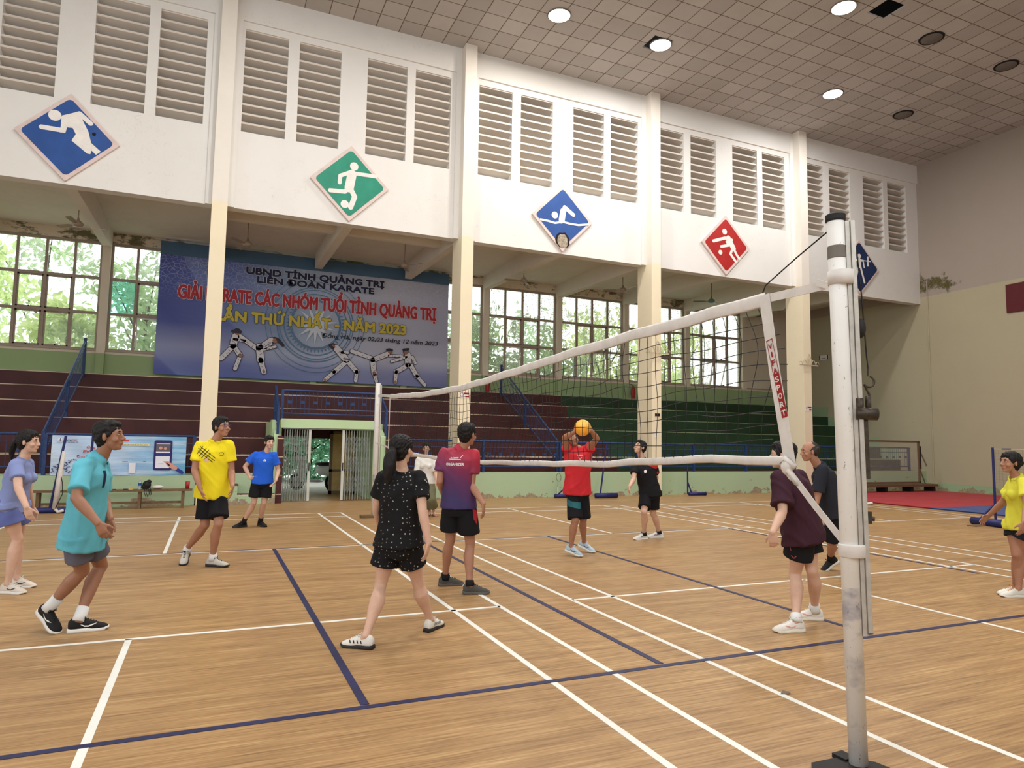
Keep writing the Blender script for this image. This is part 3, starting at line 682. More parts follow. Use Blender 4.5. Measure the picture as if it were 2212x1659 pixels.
for i, (items, (cn, what)) in enumerate(zip(SIGNS, SC)):
    cx_ = BAYC[i+1]; y = YF-0.002
    if i == 3: cx_ = 12.23
    root = empty('sport_sign', (cx_, y, 8.1), SLAB[i], 'sign', 'diamond sport signs on the upper wall')
    U, V, N = (1,0,0), (0,0,1), (0,-1,0)
    ctr = (cx_, y+0.0, 8.1)
    def rdia(r, cr, n=6):
        pts = []
        for k in range(4):
            a = math.pi/2*k; vx, vz = r*math.cos(a), r*math.sin(a)
            for j in range(n+1):
                t = a - math.pi/4 + (math.pi/2)*j/n
                d = cr*math.sqrt(2); pts.append(((r-d)*math.cos(a)+cr*math.cos(t), (r-d)*math.sin(a)+cr*math.sin(t)))
        return pts
    MB().prism(rdia(1.0, 0.015), (cx_, y, 8.1), U, V, N, 0.06).build('sign_board', M['sign_frame'], root)
    M['sf'] = flat('sign_field_'+cn, SCOL[cn], 0.5, vary=0.1, vs=3)
    MB().prism(rdia(0.89 if cn != 'navy' else 0.93, 0.09), (cx_, y-0.06, 8.1), U, V, N, 0.004).build('sign_field', M['sf'], root)
    pm = MB(); lift = 0
    for it in items:
        O = (cx_, y-0.064-0.0004*lift, 8.1); lift += 1
        if it[0] == 'c': pm.disc((it[1], it[2]), it[3], O, U, V, N, 0.003)
        elif it[0] == 's': pm.stroke(it[1], it[2], O, U, V, N, 0.003)
        else: pm.prism(it[1], O, U, V, N, 0.003)
    pm.build('pictogram_print', M['sign_white'], root)
    if i == 0: MB().disc((0.49, 0.16), 0.04, (cx_, y-0.066, 8.1), U, V, N, 0.004, 9).build('chip_hole', M['black'], root)
    if i == 2:
        r = random.Random(3); pts = [((0.17+0.06*r.random())*math.cos(a), (0.20+0.07*r.random())*math.sin(a)-0.66) for a in [6.283*k/16 for k in range(16)]]
        MB().prism([(p[0]*1.18, p[1]*1.0+0.0) for p in pts], (cx_, y-0.064, 8.1), U, V, N, 0.004).build('scorch_stain', M['black'], root)
        MB().prism([(p[0]*0.85, p[1]*0.9-0.09) for p in pts], (cx_, y-0.069, 8.1), U, V, N, 0.004).build('broken_stain', M['chip'], root)

# ---- big karate banner
def m_banner():
    t = NT('printed_banner_cloth', 0.5, 0.35); x, y, z = t.sep()     # x across, z up, origin at the banner's lower corner
    u = t.math('DIVIDE', x, 9.36); v = t.math('DIVIDE', z, 4.1)
    base = t.ramp(u, [(0.0, rgb(64,74,150)), (0.22, rgb(92,106,166)), (0.45, rgb(150,168,194)), (0.75, rgb(180,184,204)), (1.0, rgb(164,168,194))])
    low = t.ramp(v, [(0.0, rgb(66,78,156)), (0.10, rgb(110,118,178)), (0.22, rgb(190,192,214))])
    base = t.mix(t.ramp(v, [(0.12, 0.65), (0.4, 0.0)]), base, low)
    # the pale curved sweeps on one side
    d = t.math('SQRT', t.math('ADD', t.math('POWER', t.math('SUBTRACT', x, 6.2), 2), t.math('POWER', t.math('MULTIPLY', t.math('SUBTRACT', z, 5.6), 1.1), 2)))
    sw = t.ramp(t.math('FRACT', t.math('MULTIPLY', d, 0.42)), [(0.0, 0.0), (0.46, 0.28), (0.5, 0.0)])
    base = t.mix(t.math('MULTIPLY', sw, t.math('LESS_THAN', u, 0.34)), base, rgb(150,170,214))
    vo = t.voro(7.0, 'DISTANCE_TO_EDGE', t.mapping((1,0.0,1.3))); hx = t.ramp(vo.outputs['Distance'], [(0.02, 0.28), (0.06, 0.0)])
    base = t.mix(t.math('MULTIPLY', hx, t.ramp(v, [(0.55, 0.0), (0.75, 1.0)])), base, rgb(200,212,232))
    t.color(base); wv = t.noise(1.6, 4, 0.6, t.mapping((0.5,1,1.6), rot=(0,0.5,0))); t.bump(wv, 0.35, 0.06); return t.m
M['banner'] = m_banner()
M['banner_strip'] = flat('slate_blue_banner_strip', rgb(74,106,138), 0.5, vary=0.14, vs=0.5)
YB = 17.30
ban = empty('karate_banner', (-4.68, YB, 3.44), 'huge blue karate tournament banner hung over the windows', 'banner')
bb = MB(); NX, NZ = 60, 26; r = random.Random(5)
def bwave(a, b): return 0.018*math.sin(a*1.7+b*0.9) + 0.012*math.sin(a*0.8-b*2.1) + 0.006*math.sin(5*a+3*b)
vs = [(-4.68+9.36*i/NX, YB+bwave(9.36*i/NX, 4.12*j/NZ), 3.44+4.12*j/NZ) for j in range(NZ+1) for i in range(NX+1)]
bb.add(vs, [(j*(NX+1)+i, j*(NX+1)+i+1, (j+1)*(NX+1)+i+1, (j+1)*(NX+1)+i) for j in range(NZ) for i in range(NX)])
bb.build('printed_cloth', M['banner'], ban, True)
for za, zb, xa, xb in ((7.17, 7.58, -4.68, 4.68),):
    s = MB(); s.box(xa, xb, YB-0.055, YB-0.045, za, zb); s.build('top_strip', M['banner_strip'], ban)
PY = YB-0.06; BU, BV, BN = (1,0,0), (0,0,1), (0,-1,0)
def print_mesh(name, col, rough=0.5): 
    if name not in M: M[name] = flat(name+'_ink', col, rough, vary=0.03)
    return M[name]
em = MB(); ec = (0.05, 5.34)
for rr, w in ((1.24,0.014),(1.16,0.012),(1.02,0.016),(0.82,0.014),(0.78,0.012),(1.45,0.008),(1.6,0.008)):
    n = 64
    for k in range(n):
        a, b = 2*math.pi*k/n, 2*math.pi*(k+1)/n
        em.prism([((rr-w)*math.cos(a),(rr-w)*math.sin(a)),((rr+w)*math.cos(a),(rr+w)*math.sin(a)),((rr+w)*math.cos(b),(rr+w)*math.sin(b)),((rr-w)*math.cos(b),(rr-w)*math.sin(b))],(ec[0],PY+0.012,ec[1]),BU,BV,BN,0.001)
for k in range(48):
    a = 2*math.pi*k/48; em.prism([(0.86*math.cos(a-.04),0.86*math.sin(a-.04)),(0.97*math.cos(a),0.97*math.sin(a)),(0.86*math.cos(a+.04),0.86*math.sin(a+.04))],(ec[0],PY+0.012,ec[1]),BU,BV,BN,0.001)
em.build('emblem_print', print_mesh('emblem_blue', rgb(84,124,164)), ban)
sm = MB()
for k in range(14):
    a = 2*math.pi*k/14+0.2; sm.prism([(0.26*math.cos(a-.224),0.26*math.sin(a-.224)),(0.68*math.cos(a),0.68*math.sin(a)),(0.26*math.cos(a+.224),0.26*math.sin(a+.224)),(0,0)],(ec[0],PY+0.010,ec[1]),BU,BV,BN,0.001)
sm.build('star_print', print_mesh('star_pale', rgb(206,214,228)), ban)
def ban_text(name, body, x0, x1, z, h, col, ocol, bold=0.02, out=0.05, slant=0.0):
    if ocol: 
        o = MB(); add_text(o, body, (x0, PY+0.005, z), BU, BV, x1-x0, h, bold+out, 2, slant=slant); o.build(name+'_outline_print', print_mesh('ink_%d_%d_%d' % tuple(int(c*99) for c in ocol[:3]), ocol), ban)
    o = MB(); add_text(o, body, (x0, PY, z), BU, BV, x1-x0, h, bold, 3, slant=slant); o.build(name+'_lettering', print_mesh('ink_%d_%d_%d' % tuple(int(c*99) for c in col[:3]), col), ban)
ban_text('council', 'UBND TỈNH QUẢNG TRỊ', -2.18, 2.29, 6.83, 0.20, rgb(26,28,62), rgb(206,212,224), 0.08, 0.05)
ban_text('federation', 'LIÊN ĐOÀN KARATE', -1.84, 1.95, 6.57, 0.19, rgb(26,28,62), rgb(206,212,224), 0.08, 0.05)
ban_text('title', 'GIẢI KARATE CÁC NHÓM TUỔI TỈNH QUẢNG TRỊ', -4.12, 4.20, 5.84, 0.41, rgb(172,40,50), rgb(224,206,214), 0.045, 0.035)
ban_text('edition', 'LẦN THỨ NHẤT - NĂM 2023', -3.01, 3.11, 5.24, 0.32, rgb(204,186,70), rgb(50,50,70), 0.06, 0.035)
ban_text('date', 'Đồng Hà, ngày 02,03 tháng 12 năm 2023', 0.25, 4.28, 4.93, 0.135, rgb(24,24,44), None, 0.02, slant=0.2)
FIGS = json.loads('''{"f1":{"head":[-2.37,4.9,0.108],"hair":[[-2.5,4.91],[-2.29,4.91]],"st":[[[-2.41,4.75],[-2.48,4.46],0.083],[[-2.48,4.42],[-2.81,4.02],0.054],[[-2.44,4.42],[-2.25,4.15],0.054],[[-2.25,4.15],[-2.38,3.72],0.044],[[-2.28,4.76],[-1.78,4.42],0.054],[[-2.45,4.66],[-2.14,4.63],0.034]]},"f2":{"head":[-1.23,4.72,0.098],"hair":[[-1.14,4.75],[-0.97,4.57]],"st":[[[-1.34,4.72],[-1.69,4.43],0.059],[[-1.69,4.47],[-1.63,4.05],0.083],[[-1.63,4.05],[-1.52,3.67],0.059],[[-1.34,4.59],[-1.51,4.44],0.034],[[-1.2,4.51],[-1.55,4.39],0.029]]},"f3":{"head":[0.63,4.66,0.088],"hair":[[0.53,4.68],[0.63,4.59]],"st":[[[0.75,4.6],[1.09,4.22],0.083],[[1.04,4.11],[0.71,3.79],0.059],[[0.71,3.79],[0.41,3.51],0.044],[[1.19,4.12],[1.45,3.84],0.059],[[1.45,3.84],[1.43,3.53],0.044],[[0.93,4.46],[1.13,4.47],0.034]]},"f4":{"head":[2.56,4.62,0.088],"hair":[[2.48,4.66],[2.64,4.66]],"st":[[[2.49,4.51],[1.98,4.27],0.064],[[1.98,4.32],[1.27,4.53],0.049],[[1.99,4.22],[2.05,3.82],0.069],[[2.05,3.82],[2.14,3.54],0.044],[[2.54,4.46],[3.01,4.47],0.029]]},"f5":{"head":[3.14,4.63,0.088],"hair":[[3.06,4.7],[3.22,4.73]],"st":[[[3.22,4.51],[3.23,4.19],0.083],[[3.18,4.14],[2.82,3.91],0.059],[[2.82,3.91],[2.8,3.55],0.044],[[3.34,4.15],[3.56,3.8],0.059],[[3.56,3.8],[3.86,3.5],0.044],[[3.17,4.45],[2.65,4.26],0.032],[[3.38,4.46],[3.49,4.26],0.039]]}}''')
for k, d in FIGS.items():
    wf, of, hf = MB(), MB(), MB()
    for a, b, w in d['st']:
        w = w*1.3; of.stroke([a, b], w+0.018, (0,PY+0.006,0), BU, BV, BN, 0.001); wf.stroke([a, b], w, (0,PY+0.001,0), BU, BV, BN, 0.001)
    x, z, r_ = d['head']; of.disc((x, z), r_+0.012, (0,PY+0.004,0), BU, BV, BN, 0.001, 14)
    hf.disc((x+0.01, z-0.02), r_*0.8, (0,PY,0), BU, BV, BN, 0.001, 14)
    of.stroke(d['hair'], r_*0.5, (0,PY-0.002,0), BU, BV, BN, 0.001)
    (a, b, w) = d['st'][0]; of.stroke([(b[0]-w, b[1]+0.03), (b[0]+w, b[1]+0.03)], 0.022, (0,PY-0.003,0), BU, BV, BN, 0.001)
    for n_, (a, b, w) in enumerate(d['st']):
        for q in (0.25, 0.5, 0.75):
            cx1, cz1 = a[0]+(b[0]-a[0])*q, a[1]+(b[1]-a[1])*q; sg = 1 if (n_+int(q*4)) % 2 else -1
            of.stroke([(cx1+sg*w*0.7, cz1), (cx1-sg*w*0.2, cz1-0.05)], 0.006, (0,PY-0.003,0), BU, BV, BN, 0.001)
    hf.disc(d['st'][2][1], 0.05, (0,PY-0.001,0), BU, BV, BN, 0.001, 8)
    fo = of.build('fighter_print', print_mesh('fighter_dark', rgb(44,40,54)), ban)
    wf.build('suit_print', print_mesh('fighter_white', rgb(214,212,220)), fo); hf.build('skin_print', print_mesh('fighter_skin', rgb(160,110,90)), fo)

# ---- light blue banner tied to the low railing
def m_small():
    t = NT('light_blue_banner_cloth', 0.4, 0.4); x, y, z = t.sep()
    b = t.ramp(t.math('DIVIDE', x, 2.56), [(0.0, rgb(186,208,232)), (0.45, rgb(160,192,226)), (1.0, rgb(100,166,206))])
    w = t.noise(2.0, 3, 0.5, t.mapping((0.5,1,5))); b = t.mix(t.ramp(w, [(0.45, 0.0), (0.62, 0.4)]), b, rgb(220,232,244)); t.color(b)
    t.bump(w, 0.4, 0.03); return t.m
sb = empty('company_banner', (-6.02, 11.05, 0.70), 'light blue power company banner with a drawn smartphone on the railing', 'banner')
def SB(x): return -6.02+x
YS = 11.04
b_ = MB(); vs = [(-6.02+2.56*i/24, YS+0.012*math.sin(i*0.9+j), 0.69+0.84*j/8) for j in range(9) for i in range(25)]
b_.add(vs, [(j*25+i, j*25+i+1, (j+1)*25+i+1, (j+1)*25+i) for j in range(8) for i in range(24)]); b_.build('printed_cloth', m_small(), sb, True)
YT = YS-0.02
lg = MB(); lg.disc((-5.87, 1.43), 0.045, (0,YT,0), BU,BV,BN,0.001,18); lg.build('logo_print', print_mesh('banner_white', rgb(240,242,246)), sb)
for k in range(4):
    a = math.pi/2*k
lg = MB(); lg.stroke([(-5.905,1.43),(-5.835,1.43)],0.006,(0,YT-.002,0),BU,BV,BN,.001); lg.stroke([(-5.87,1.395),(-5.87,1.465)],0.006,(0,YT-.002,0),BU,BV,BN,.001)
add_text(lg, 'EVN', (-5.79, YT, 1.41), BU, BV, 0.11, 0.035, 0.03); lg.build('logo_lettering', print_mesh('banner_navy', rgb(40,48,110)), sb)
lg = MB(); add_text(lg, 'CPC', (-5.67, YT, 1.41), BU, BV, 0.11, 0.035, 0.03); add_text(lg, 'ứng', (-5.38, YT, 1.26), BU, BV, 0.16, 0.05, 0.02); add_text(lg, 'EVN', (-5.44, YT, 1.16), BU, BV, 0.2, 0.06, 0.03); add_text(lg, 'Giúp', (-5.55, YT, 1.06), BU, BV, 0.2, 0.035, 0.01)
lg.box(-4.76, -4.60, YT-0.001, YT, 1.425, 1.455); lg.build('headline_lettering', print_mesh('banner_red', rgb(196,60,56)), sb)
lg = MB(); add_text(lg, 'PC QUẢNG TRỊ', (-5.78, YT, 1.375), BU, BV, 0.24, 0.02, 0.01); add_text(lg, 'QUÉT QR-CODE ĐỂ TẢI ỨNG DỤNG', (-4.72, YT-0.003, 1.335), BU, BV, 0.50, 0.022, 0.02)
add_text(lg, 'Android', (-4.70, YT, 0.975), BU, BV, 0.10, 0.018, 0.02); add_text(lg, 'iOS', (-4.30, YT, 0.975), BU, BV, 0.05, 0.018, 0.02)
for k in range(60):
    r_ = random.Random(k); x = -6.0+0.5*r_.random(); z = 0.74+0.40*r_.random()*(0.3+(x+6.0)*1.4)
    lg.stroke([(x-0.012,z),(x+0.012,z)],0.004,(0,YT,0),BU,BV,BN,.001); lg.stroke([(x,z-0.012),(x,z+0.012)],0.004,(0,YT,0),BU,BV,BN,.001)
lg.build('small_lettering', print_mesh('banner_navy', rgb(40,48,110)), sb)
lg = MB(); lg.box(-4.75,-4.20,YT-0.001,YT,1.325,1.37); lg.build('caption_print', print_mesh('banner_cream', rgb(238,228,160)), sb)
def rrect(x0, x1, z0, z1, c, n=4):
    pts = []
    for cx0, cz0, a0 in ((x1-c,z1-c,0),(x0+c,z1-c,math.pi/2),(x0+c,z0+c,math.pi),(x1-c,z0+c,1.5*math.pi)):
        for k in range(n+1): a = a0+math.pi/2*k/n; pts.append((cx0+c*math.cos(a), cz0+c*math.sin(a)))
    return pts
ph = MB(); ph.prism(rrect(-4.10,-3.74,0.79,1.45,0.04),(0,YT,0),BU,BV,BN,.001); ph.build('phone_print', print_mesh('phone_navy', rgb(46,34,96)), sb)
ph = MB(); ph.prism(rrect(-4.06,-3.78,0.84,1.38,0.01),(0,YT-.002,0),BU,BV,BN,.001); ph.prism(rrect(-4.57,-4.44,0.73,0.95,0.01),(0,YT-.002,0),BU,BV,BN,.001); ph.build('screen_print', print_mesh('screen_white', rgb(226,228,238)), sb)
ph = MB(); ph.box(-4.06,-3.78,YT-.004,YT-.003,1.20,1.37); ph.build('photo_print', print_mesh('photo_grey', rgb(96,90,98)), sb)
ph = MB(); ph.disc((-3.97,1.28),0.035,(0,YT-.005,0),BU,BV,BN,.001,12); ph.disc((-3.88,1.27),0.03,(0,YT-.005,0),BU,BV,BN,.001,12); ph.stroke([(-3.80,0.93),(-3.70,0.86),(-3.66,0.84)],0.045,(0,YT-.005,0),BU,BV,BN,.001); ph.stroke([(-3.88,0.98),(-3.78,0.90)],0.012,(0,YT-.005,0),BU,BV,BN,.001); ph.build('hand_print', print_mesh('hand_tan', rgb(206,150,136)), sb)
ph = MB(); ph.box(-4.06,-3.78,YT-.004,YT-.003,1.10,1.17); ph.stroke([(-3.64,0.82),(-3.52,0.74)],0.035,(0,YT-.004,0),BU,BV,BN,.001); ph.build('sleeve_print', print_mesh('sleeve_blue', rgb(44,52,130)), sb)
ph = MB(); ph.box(-3.90,-3.79,YT-.004,YT-.003,0.965,0.985); ph.box(-4.0,-3.9,YT-.004,YT-.003,0.93,0.937); ph.build('button_print', print_mesh('banner_red', rgb(196,60,56)), sb)

# ---- ceiling floodlights, lit and unlit
M['lit'] = emit('lit_lamp_glass', (1.0, 0.96, 0.9, 1), 14.0); M['lit_warm'] = emit('warm_lit_lamp_glass', (1.0, 0.90, 0.76, 1), 12.0)
M['lamp_rim'] = flat('grey_lamp_rim', rgb(120,112,104), 0.5)
LL = ['warm lit round ceiling lamp over the second bay', 'lit round ceiling lamp beside a dark missing tile', 'lit round ceiling lamp next to the larger dark opening', 'lit round ceiling lamp closest to the end wall']
for i, (x, y) in enumerate(HALL_LIT):
    root = empty('ceiling_lamp', (x, y, ZC), LL[i], 'ceiling lamp', 'lit ceiling lamps')
    MB().lathe([(0.30,-0.02),(0.31,0.0),(0.29,0.02)], (x,y,ZC-0.01), 28).build('rim', M['lamp_rim'], root)
    MB().lathe([(0.02,-0.045),(0.18,-0.04),(0.28,-0.02),(0.28,0.0)], (x,y,ZC-0.01), 28).build('lamp_glass', M['lit_warm' if i == 0 else 'lit'], root, True)
for (x, y), lb in zip([(14.2,5.48),(17.36,5.46),(17.4,8.68)], ['unlit grey ceiling lamp nearest the larger dark opening', 'unlit grey ceiling lamp close to the picture edge and the end wall', 'unlit grey ceiling lamp nearest the upper wall and corner']):
    root = empty('ceiling_lamp', (x, y, ZC), lb, 'ceiling lamp', 'unlit ceiling lamps')
    MB().lathe([(0.24,-0.02),(0.30,-0.02),(0.31,0.0),(0.29,0.01)], (x,y,ZC-0.005), 28).build('rim', M['black'], root)
    MB().lathe([(0.02,-0.03),(0.25,-0.025),(0.26,-0.01)], (x,y,ZC-0.01), 28).build('lamp_glass', M['grey_gear'], root, True)

# ---- ceiling fans over the stands
M['fan'] = flat('fan_enamel', rgb(150,132,114), 0.4); M['fan_green'] = flat('green_fan_enamel', rgb(90,120,104), 0.4)
FL = ['ceiling fan over the clear windows, seen before a cross beam', 'ceiling fan in front of the banner just past the first column', 'ceiling fan by the beam end over the banner', 'ceiling fan over the first mottled window after the second column',
      'ceiling fan on a long rod before the third column', 'green-bodied ceiling fan over the net', 'ceiling fan half hidden behind the fourth column']
for i, ((x, y), a0) in enumerate(zip([(-6.32,13.9),(-2.3,13.85),(2.2,14.1),(6.27,14.2),(9.9,13.85),(13.8,13.9),(17.55,13.95)], [0.35, 1.9, 1.2, 0.9, 0.6, 0.5, 0.1])):
    root = empty('ceiling_fan', (x, y, 6.88), FL[i], 'ceiling fan', 'ceiling fans over the stands'); mt = M['fan_green'] if i == 5 else M['fan']; z = 6.88
    MB().tube([(x,y,z+0.08),(x,y,7.70)], 0.014, 8).build('rod', mt, root)
    MB().lathe([(0.02,0),(0.05,-0.02),(0.09,-0.10),(0.10,-0.11)][::-1], (x,y,7.72), 14).build('ceiling_cup', mt, root)
    MB().lathe([(0.03,-0.08),(0.11,-0.06),(0.13,0.0),(0.09,0.05),(0.035,0.09),(0.02,0.16)], (x,y,z), 18).build('motor', mt, root, True)
    for k in range(3):
        a = a0 + 2*math.pi*k/3; u = Vector((math.cos(a), math.sin(a), 0)); w = Vector((-math.sin(a), math.cos(a), 0.22)).normalized()
        m = MB(); O = Vector((x,y,z-0.02)); prof = [(0.10,0.02),(0.20,0.03),(0.26,0.06),(0.62,0.07),(0.66,0.045),(0.67,0.0)]
        poly = [(p, q) for p, q in prof] + [(p, -q) for p, q in reversed(prof[:-1])]
        n_ = u.cross(w); m.prism(poly, O, u, w, n_, 0.006); m.build('blade', mt, root)
# ---- competition mats
def m_mat(name, c):
    t = NT(name, 0.6, 0.2); x, y, z = t.sep()
    e = t.math('MINIMUM', t.math('FRACT', x), t.math('FRACT', t.math('ADD', y, 0.1)))
    col = t.mix(t.ramp(t.noise(2, 4), [(0.3, 0.0), (0.7, 0.25)]), c, rgb(150,110,110)); t.color(t.mix(t.math('LESS_THAN', e, 0.02), col, tuple(v*0.4 for v in c[:3])+(1,))); return t.m
o = MB().box(13.95, 20.95, 5.85, 10.75, 0.0, 0.03).build('floor_mat', m_mat('red_mat_foam', rgb(176,52,62)), loc=(13.95,5.85,0)); tag(o, 'large red foam mat on the floor before the end wall', 'mat', 'foam mats')
o = MB().box(13.95, 20.95, 1.85, 5.85, 0.0, 0.03).build('floor_mat', m_mat('blue_mat_foam', rgb(58,86,140)), loc=(13.95,1.85,0)); tag(o, 'blue foam mat lying against the red one', 'mat', 'foam mats')

# ---- volleyball posts
def m_chipped():
    t = NT('chipped_white_enamel', 0.35, 0.4); n = t.noise(34, 5, 0.75, t.mapping((1.6,1.6,0.6))); big = t.noise(2.2, 3, 0.5)
    col = t.mix(t.ramp(big, [(0.4, 0.0), (0.7, 0.3)]), rgb(230,230,228), rgb(208,200,184))
    col = t.mix(t.ramp(n, [(0.635, 0.0), (0.66, 1.0)]), col, rgb(98,86,70))
    s = t.noise(3.0, 4, 0.6, t.mapping((1,1,1.6))); x, y, z = t.sep()
    sm = t.math('MULTIPLY', t.ramp(s, [(0.50, 0.0), (0.62, 0.7)]), t.math('LESS_THAN', z, 0.85)); t.color(t.mix(sm, col, rgb(142,146,168))); return t.m
M['enamel'] = m_chipped(); M['alu'] = flat('aluminium_rail', rgb(196,192,184), 0.4, metal=0.4, vary=0.1, vs=20)
M['oldmetal'] = flat('grimy_winch_metal', rgb(84,76,66), 0.45, metal=0.6, vary=0.25, vs=30); M['rubber'] = flat('black_rubber', rgb(28,26,26), 0.6)
PX, PYY = 0.012, -3.553
PR = 0.043
npst = empty('volleyball_post', (PX, PYY, 0), 'thick chipped white volleyball post with winch standing closest to the camera', 'net post', 'volleyball posts')
MB().lathe([(PR,0.0),(PR,2.70),(PR-.002,2.705)], (PX,PYY,0), 40).build('tube_post', M['enamel'], npst, True)
MB().lathe([(PR+.003,0.0),(PR+.006,0.01),(PR+.006,0.035),(0.035,0.045)], (PX,PYY,2.695), 32).build('cap', M['rubber'], npst)
MB().lathe([(PR+.0005,0),(PR+.002,0.004),(PR+.002,0.062),(PR+.0005,0.066)], (PX,PYY,2.50), 32).build('grey_tape_band', flat('grey_tape', rgb(112,106,98), 0.6), npst)
ox, oy = 0.86, -0.50
def RP(d, z, s=0.0): d = d-0.042; return (PX+ox*d+0.5*s, PYY+oy*d+0.86*s, z)
rl = MB()
for d, s in ((0.088, -0.022), (0.112, 0.020), (0.112, -0.030)): rl.bar(RP(d, 0.64 if d > 0.1 else 0.62, s), RP(d, 2.69, s), 0.020, 0.020, (ox, oy, 0))
rl.build('rail_rim', M['alu'], npst)
MB().bar(RP(0.118, 1.40), RP(0.118, 2.30), 0.012, 0.020, (ox, oy, 0)).build('winch_strap', M['rubber'], npst)
m = MB(); m.ball(RP(0.135, 2.14), (0.035, 0.030, 0.055)); m.build('pulley', M['rubber'], npst, True)
MB().tube([RP(0.10, 2.69), RP(0.14, 2.55), RP(0.155, 2.30), RP(0.165, 2.0), RP(0.17, 1.93)], 0.0035, 6).build('wire', M['rubber'], npst)
m = MB(); hk = [RP(0.17+0.026*math.sin(t), 1.865+0.028*math.cos(t)) for t in [0.2+k*0.45 for k in range(10)]] + [RP(0.17, 1.80), RP(0.165, 1.76)]
m.tube(hk, 0.006, 6); m.tube([RP(0.17,1.93), RP(0.168,1.893)], 0.004, 6); m.build('hook', M['oldmetal'], npst)
wz = MB(); wz.bar(RP(0.125, 1.38), RP(0.125, 1.70), 0.055, 0.045, (ox, oy, 0)); wz.build('winch_box', M['oldmetal'], npst)
m = MB(); m.tube([RP(0.09,1.705,-.03), RP(0.19,1.70,-.03)], 0.032, 18); m.tube([RP(0.11,1.705,-.03), RP(0.11,1.78,-.03)], 0.018, 10); m.tube([RP(0.155,1.705,-.02), RP(0.155,1.79,-.02)], 0.014, 10); m.build('winch_drum', M['oldmetal'], npst, True)
m = MB(); m.bar(RP(0.12, 1.16), RP(0.12, 1.22), 0.06, 0.05, (ox, oy, 0)); m.tube([RP(0.12,1.19,0.02), RP(0.17,1.18,0.0)], 0.012, 8); m.build('clamp', M['oldmetal'], npst)
m = MB(); m.prism([(-0.24,0.06),(-0.20,0.10),(-0.02,0.09),(0.09,-0.02),(0.11,-0.15),(-0.10,-0.20),(-0.24,-0.05)], (PX,PYY,0.0), (1,0,0), (0,1,0), (0,0,1), 0.012)
m.box(PX-0.04, PX+0.03, PYY+0.04, PYY+0.12, 0, 0.022); m.build('base', M['rubber'], npst)
npst.rotation_euler = (-0.0070, -0.0155, 0)
fx, fy = 0.08, 7.62
fpst = empty('volleyball_post', (fx, fy, 0), 'slim white volleyball post at the far end of the net by the gate', 'net post', 'volleyball posts')
MB().lathe([(0.052,0),(0.052,2.66),(0.05,2.67)], (fx,fy,0), 20).build('tube_post', M['enamel'], fpst, True)
MB().bar((fx+0.06, fy-0.03, 0.7), (fx+0.06, fy-0.03, 2.64), 0.022, 0.022).build('rail_rim', M['alu'], fpst)
MB().box(fx-0.26, fx+0.05, fy-0.10, fy+0.12, 0, 0.05).build('base', M['wood'], fpst)

# ---- the volleyball net
NX0 = 0.05
top_c = [(7.0,2.385),(6.43,2.34),(4.4,2.255),(2.41,2.235),(0.9,2.29),(-0.6,2.355),(-1.8,2.385),(-2.96,2.405)]
bot_c = [(6.43,1.385),(5.0,1.32),(3.4,1.285),(1.68,1.29),(0.2,1.325),(-1.1,1.365),(-2.29,1.44),(-3.10,1.455)]
def at_y(tab, y):
    for (a, za), (b, zb) in zip(tab[:-1], tab[1:]):
        if b <= y <= a: return za + (zb-za)*(a-y)/(a-b)
    return tab[0][1] if y > tab[0][0] else tab[-1][1]
net = empty('volleyball_net', (NX0, 1.7, 1.3), 'black volleyball net with white tapes sagging between the two white posts', 'net')
def band(name, tab, w, th, n=60, sag=0.0):
    m = MB(); y0, y1 = tab[0][0], tab[-1][0]; vs = []
    for i in range(n+1):
        y = y0+(y1-y0)*i/n; z = at_y(tab, y) + 0.004*math.sin(y*7); x = NX0 + 0.006*math.sin(y*5.0)
        for a in range(8):
            t = 2*math.pi*a/8; vs.append((x+th*math.cos(t), y, z+w/2*math.sin(t)*(1+0.05*math.sin(y*13+a))))
    fs = [(i*8+k, i*8+(k+1)%8, (i+1)*8+(k+1)%8, (i+1)*8+k) for i in range(n) for k in range(8)]
    m.add(vs, fs); return m.build(name, M['white_gear'], net, True)
band('top_tape', top_c[1:], 0.088, 0.006); band('bottom_tape', bot_c, 0.054, 0.008)
cords = MB(); ys = [6.36 - 0.104*k for k in range(90)]
def npt(y, t):
    zt, zb = at_y(top_c, y)-0.04, at_y(bot_c, y)+0.02
    z = zt+(zb-zt)*t; env = math.sin(math.pi*min(1, max(0, t)))
    return (NX0 + 0.05*env*math.sin(y*1.3) + 0.02*env*math.sin(y*6.1+t*4), y + 0.035*env*math.sin(3.1*y+5*t) - 0.06*env + 0.012*env*math.sin(17*y+9*t), z + 0.010*env*math.sin(9*y+3*t))
for y in ys: cords.tube([npt(y, t/20) for t in range(21)], 0.0028, 4, cap=False)
for j in range(1, 10):
    cords.tube([npt(6.43-9.42*k/188, j/10 + 0.02*math.sin(k*0.21+j)*0.6) for k in range(189)], 0.0028, 4, cap=False)
cords.build('netting', M['rubber'], net)
m = MB()
def ribbon(mb, pts, w, th=0.004, up=(1,0,0)):
    for a, b in zip(pts[:-1], pts[1:]): mb.bar(a, b, th, w, up) if False else mb.bar(a, b, w, th, up)
ribbon(m, [(NX0-0.008,-2.955,2.43),(NX0-0.008,-3.03,1.95),(NX0-0.006,-3.13,1.43)], 0.078, 0.006); m.build('side_tape', M['white_gear'], net)
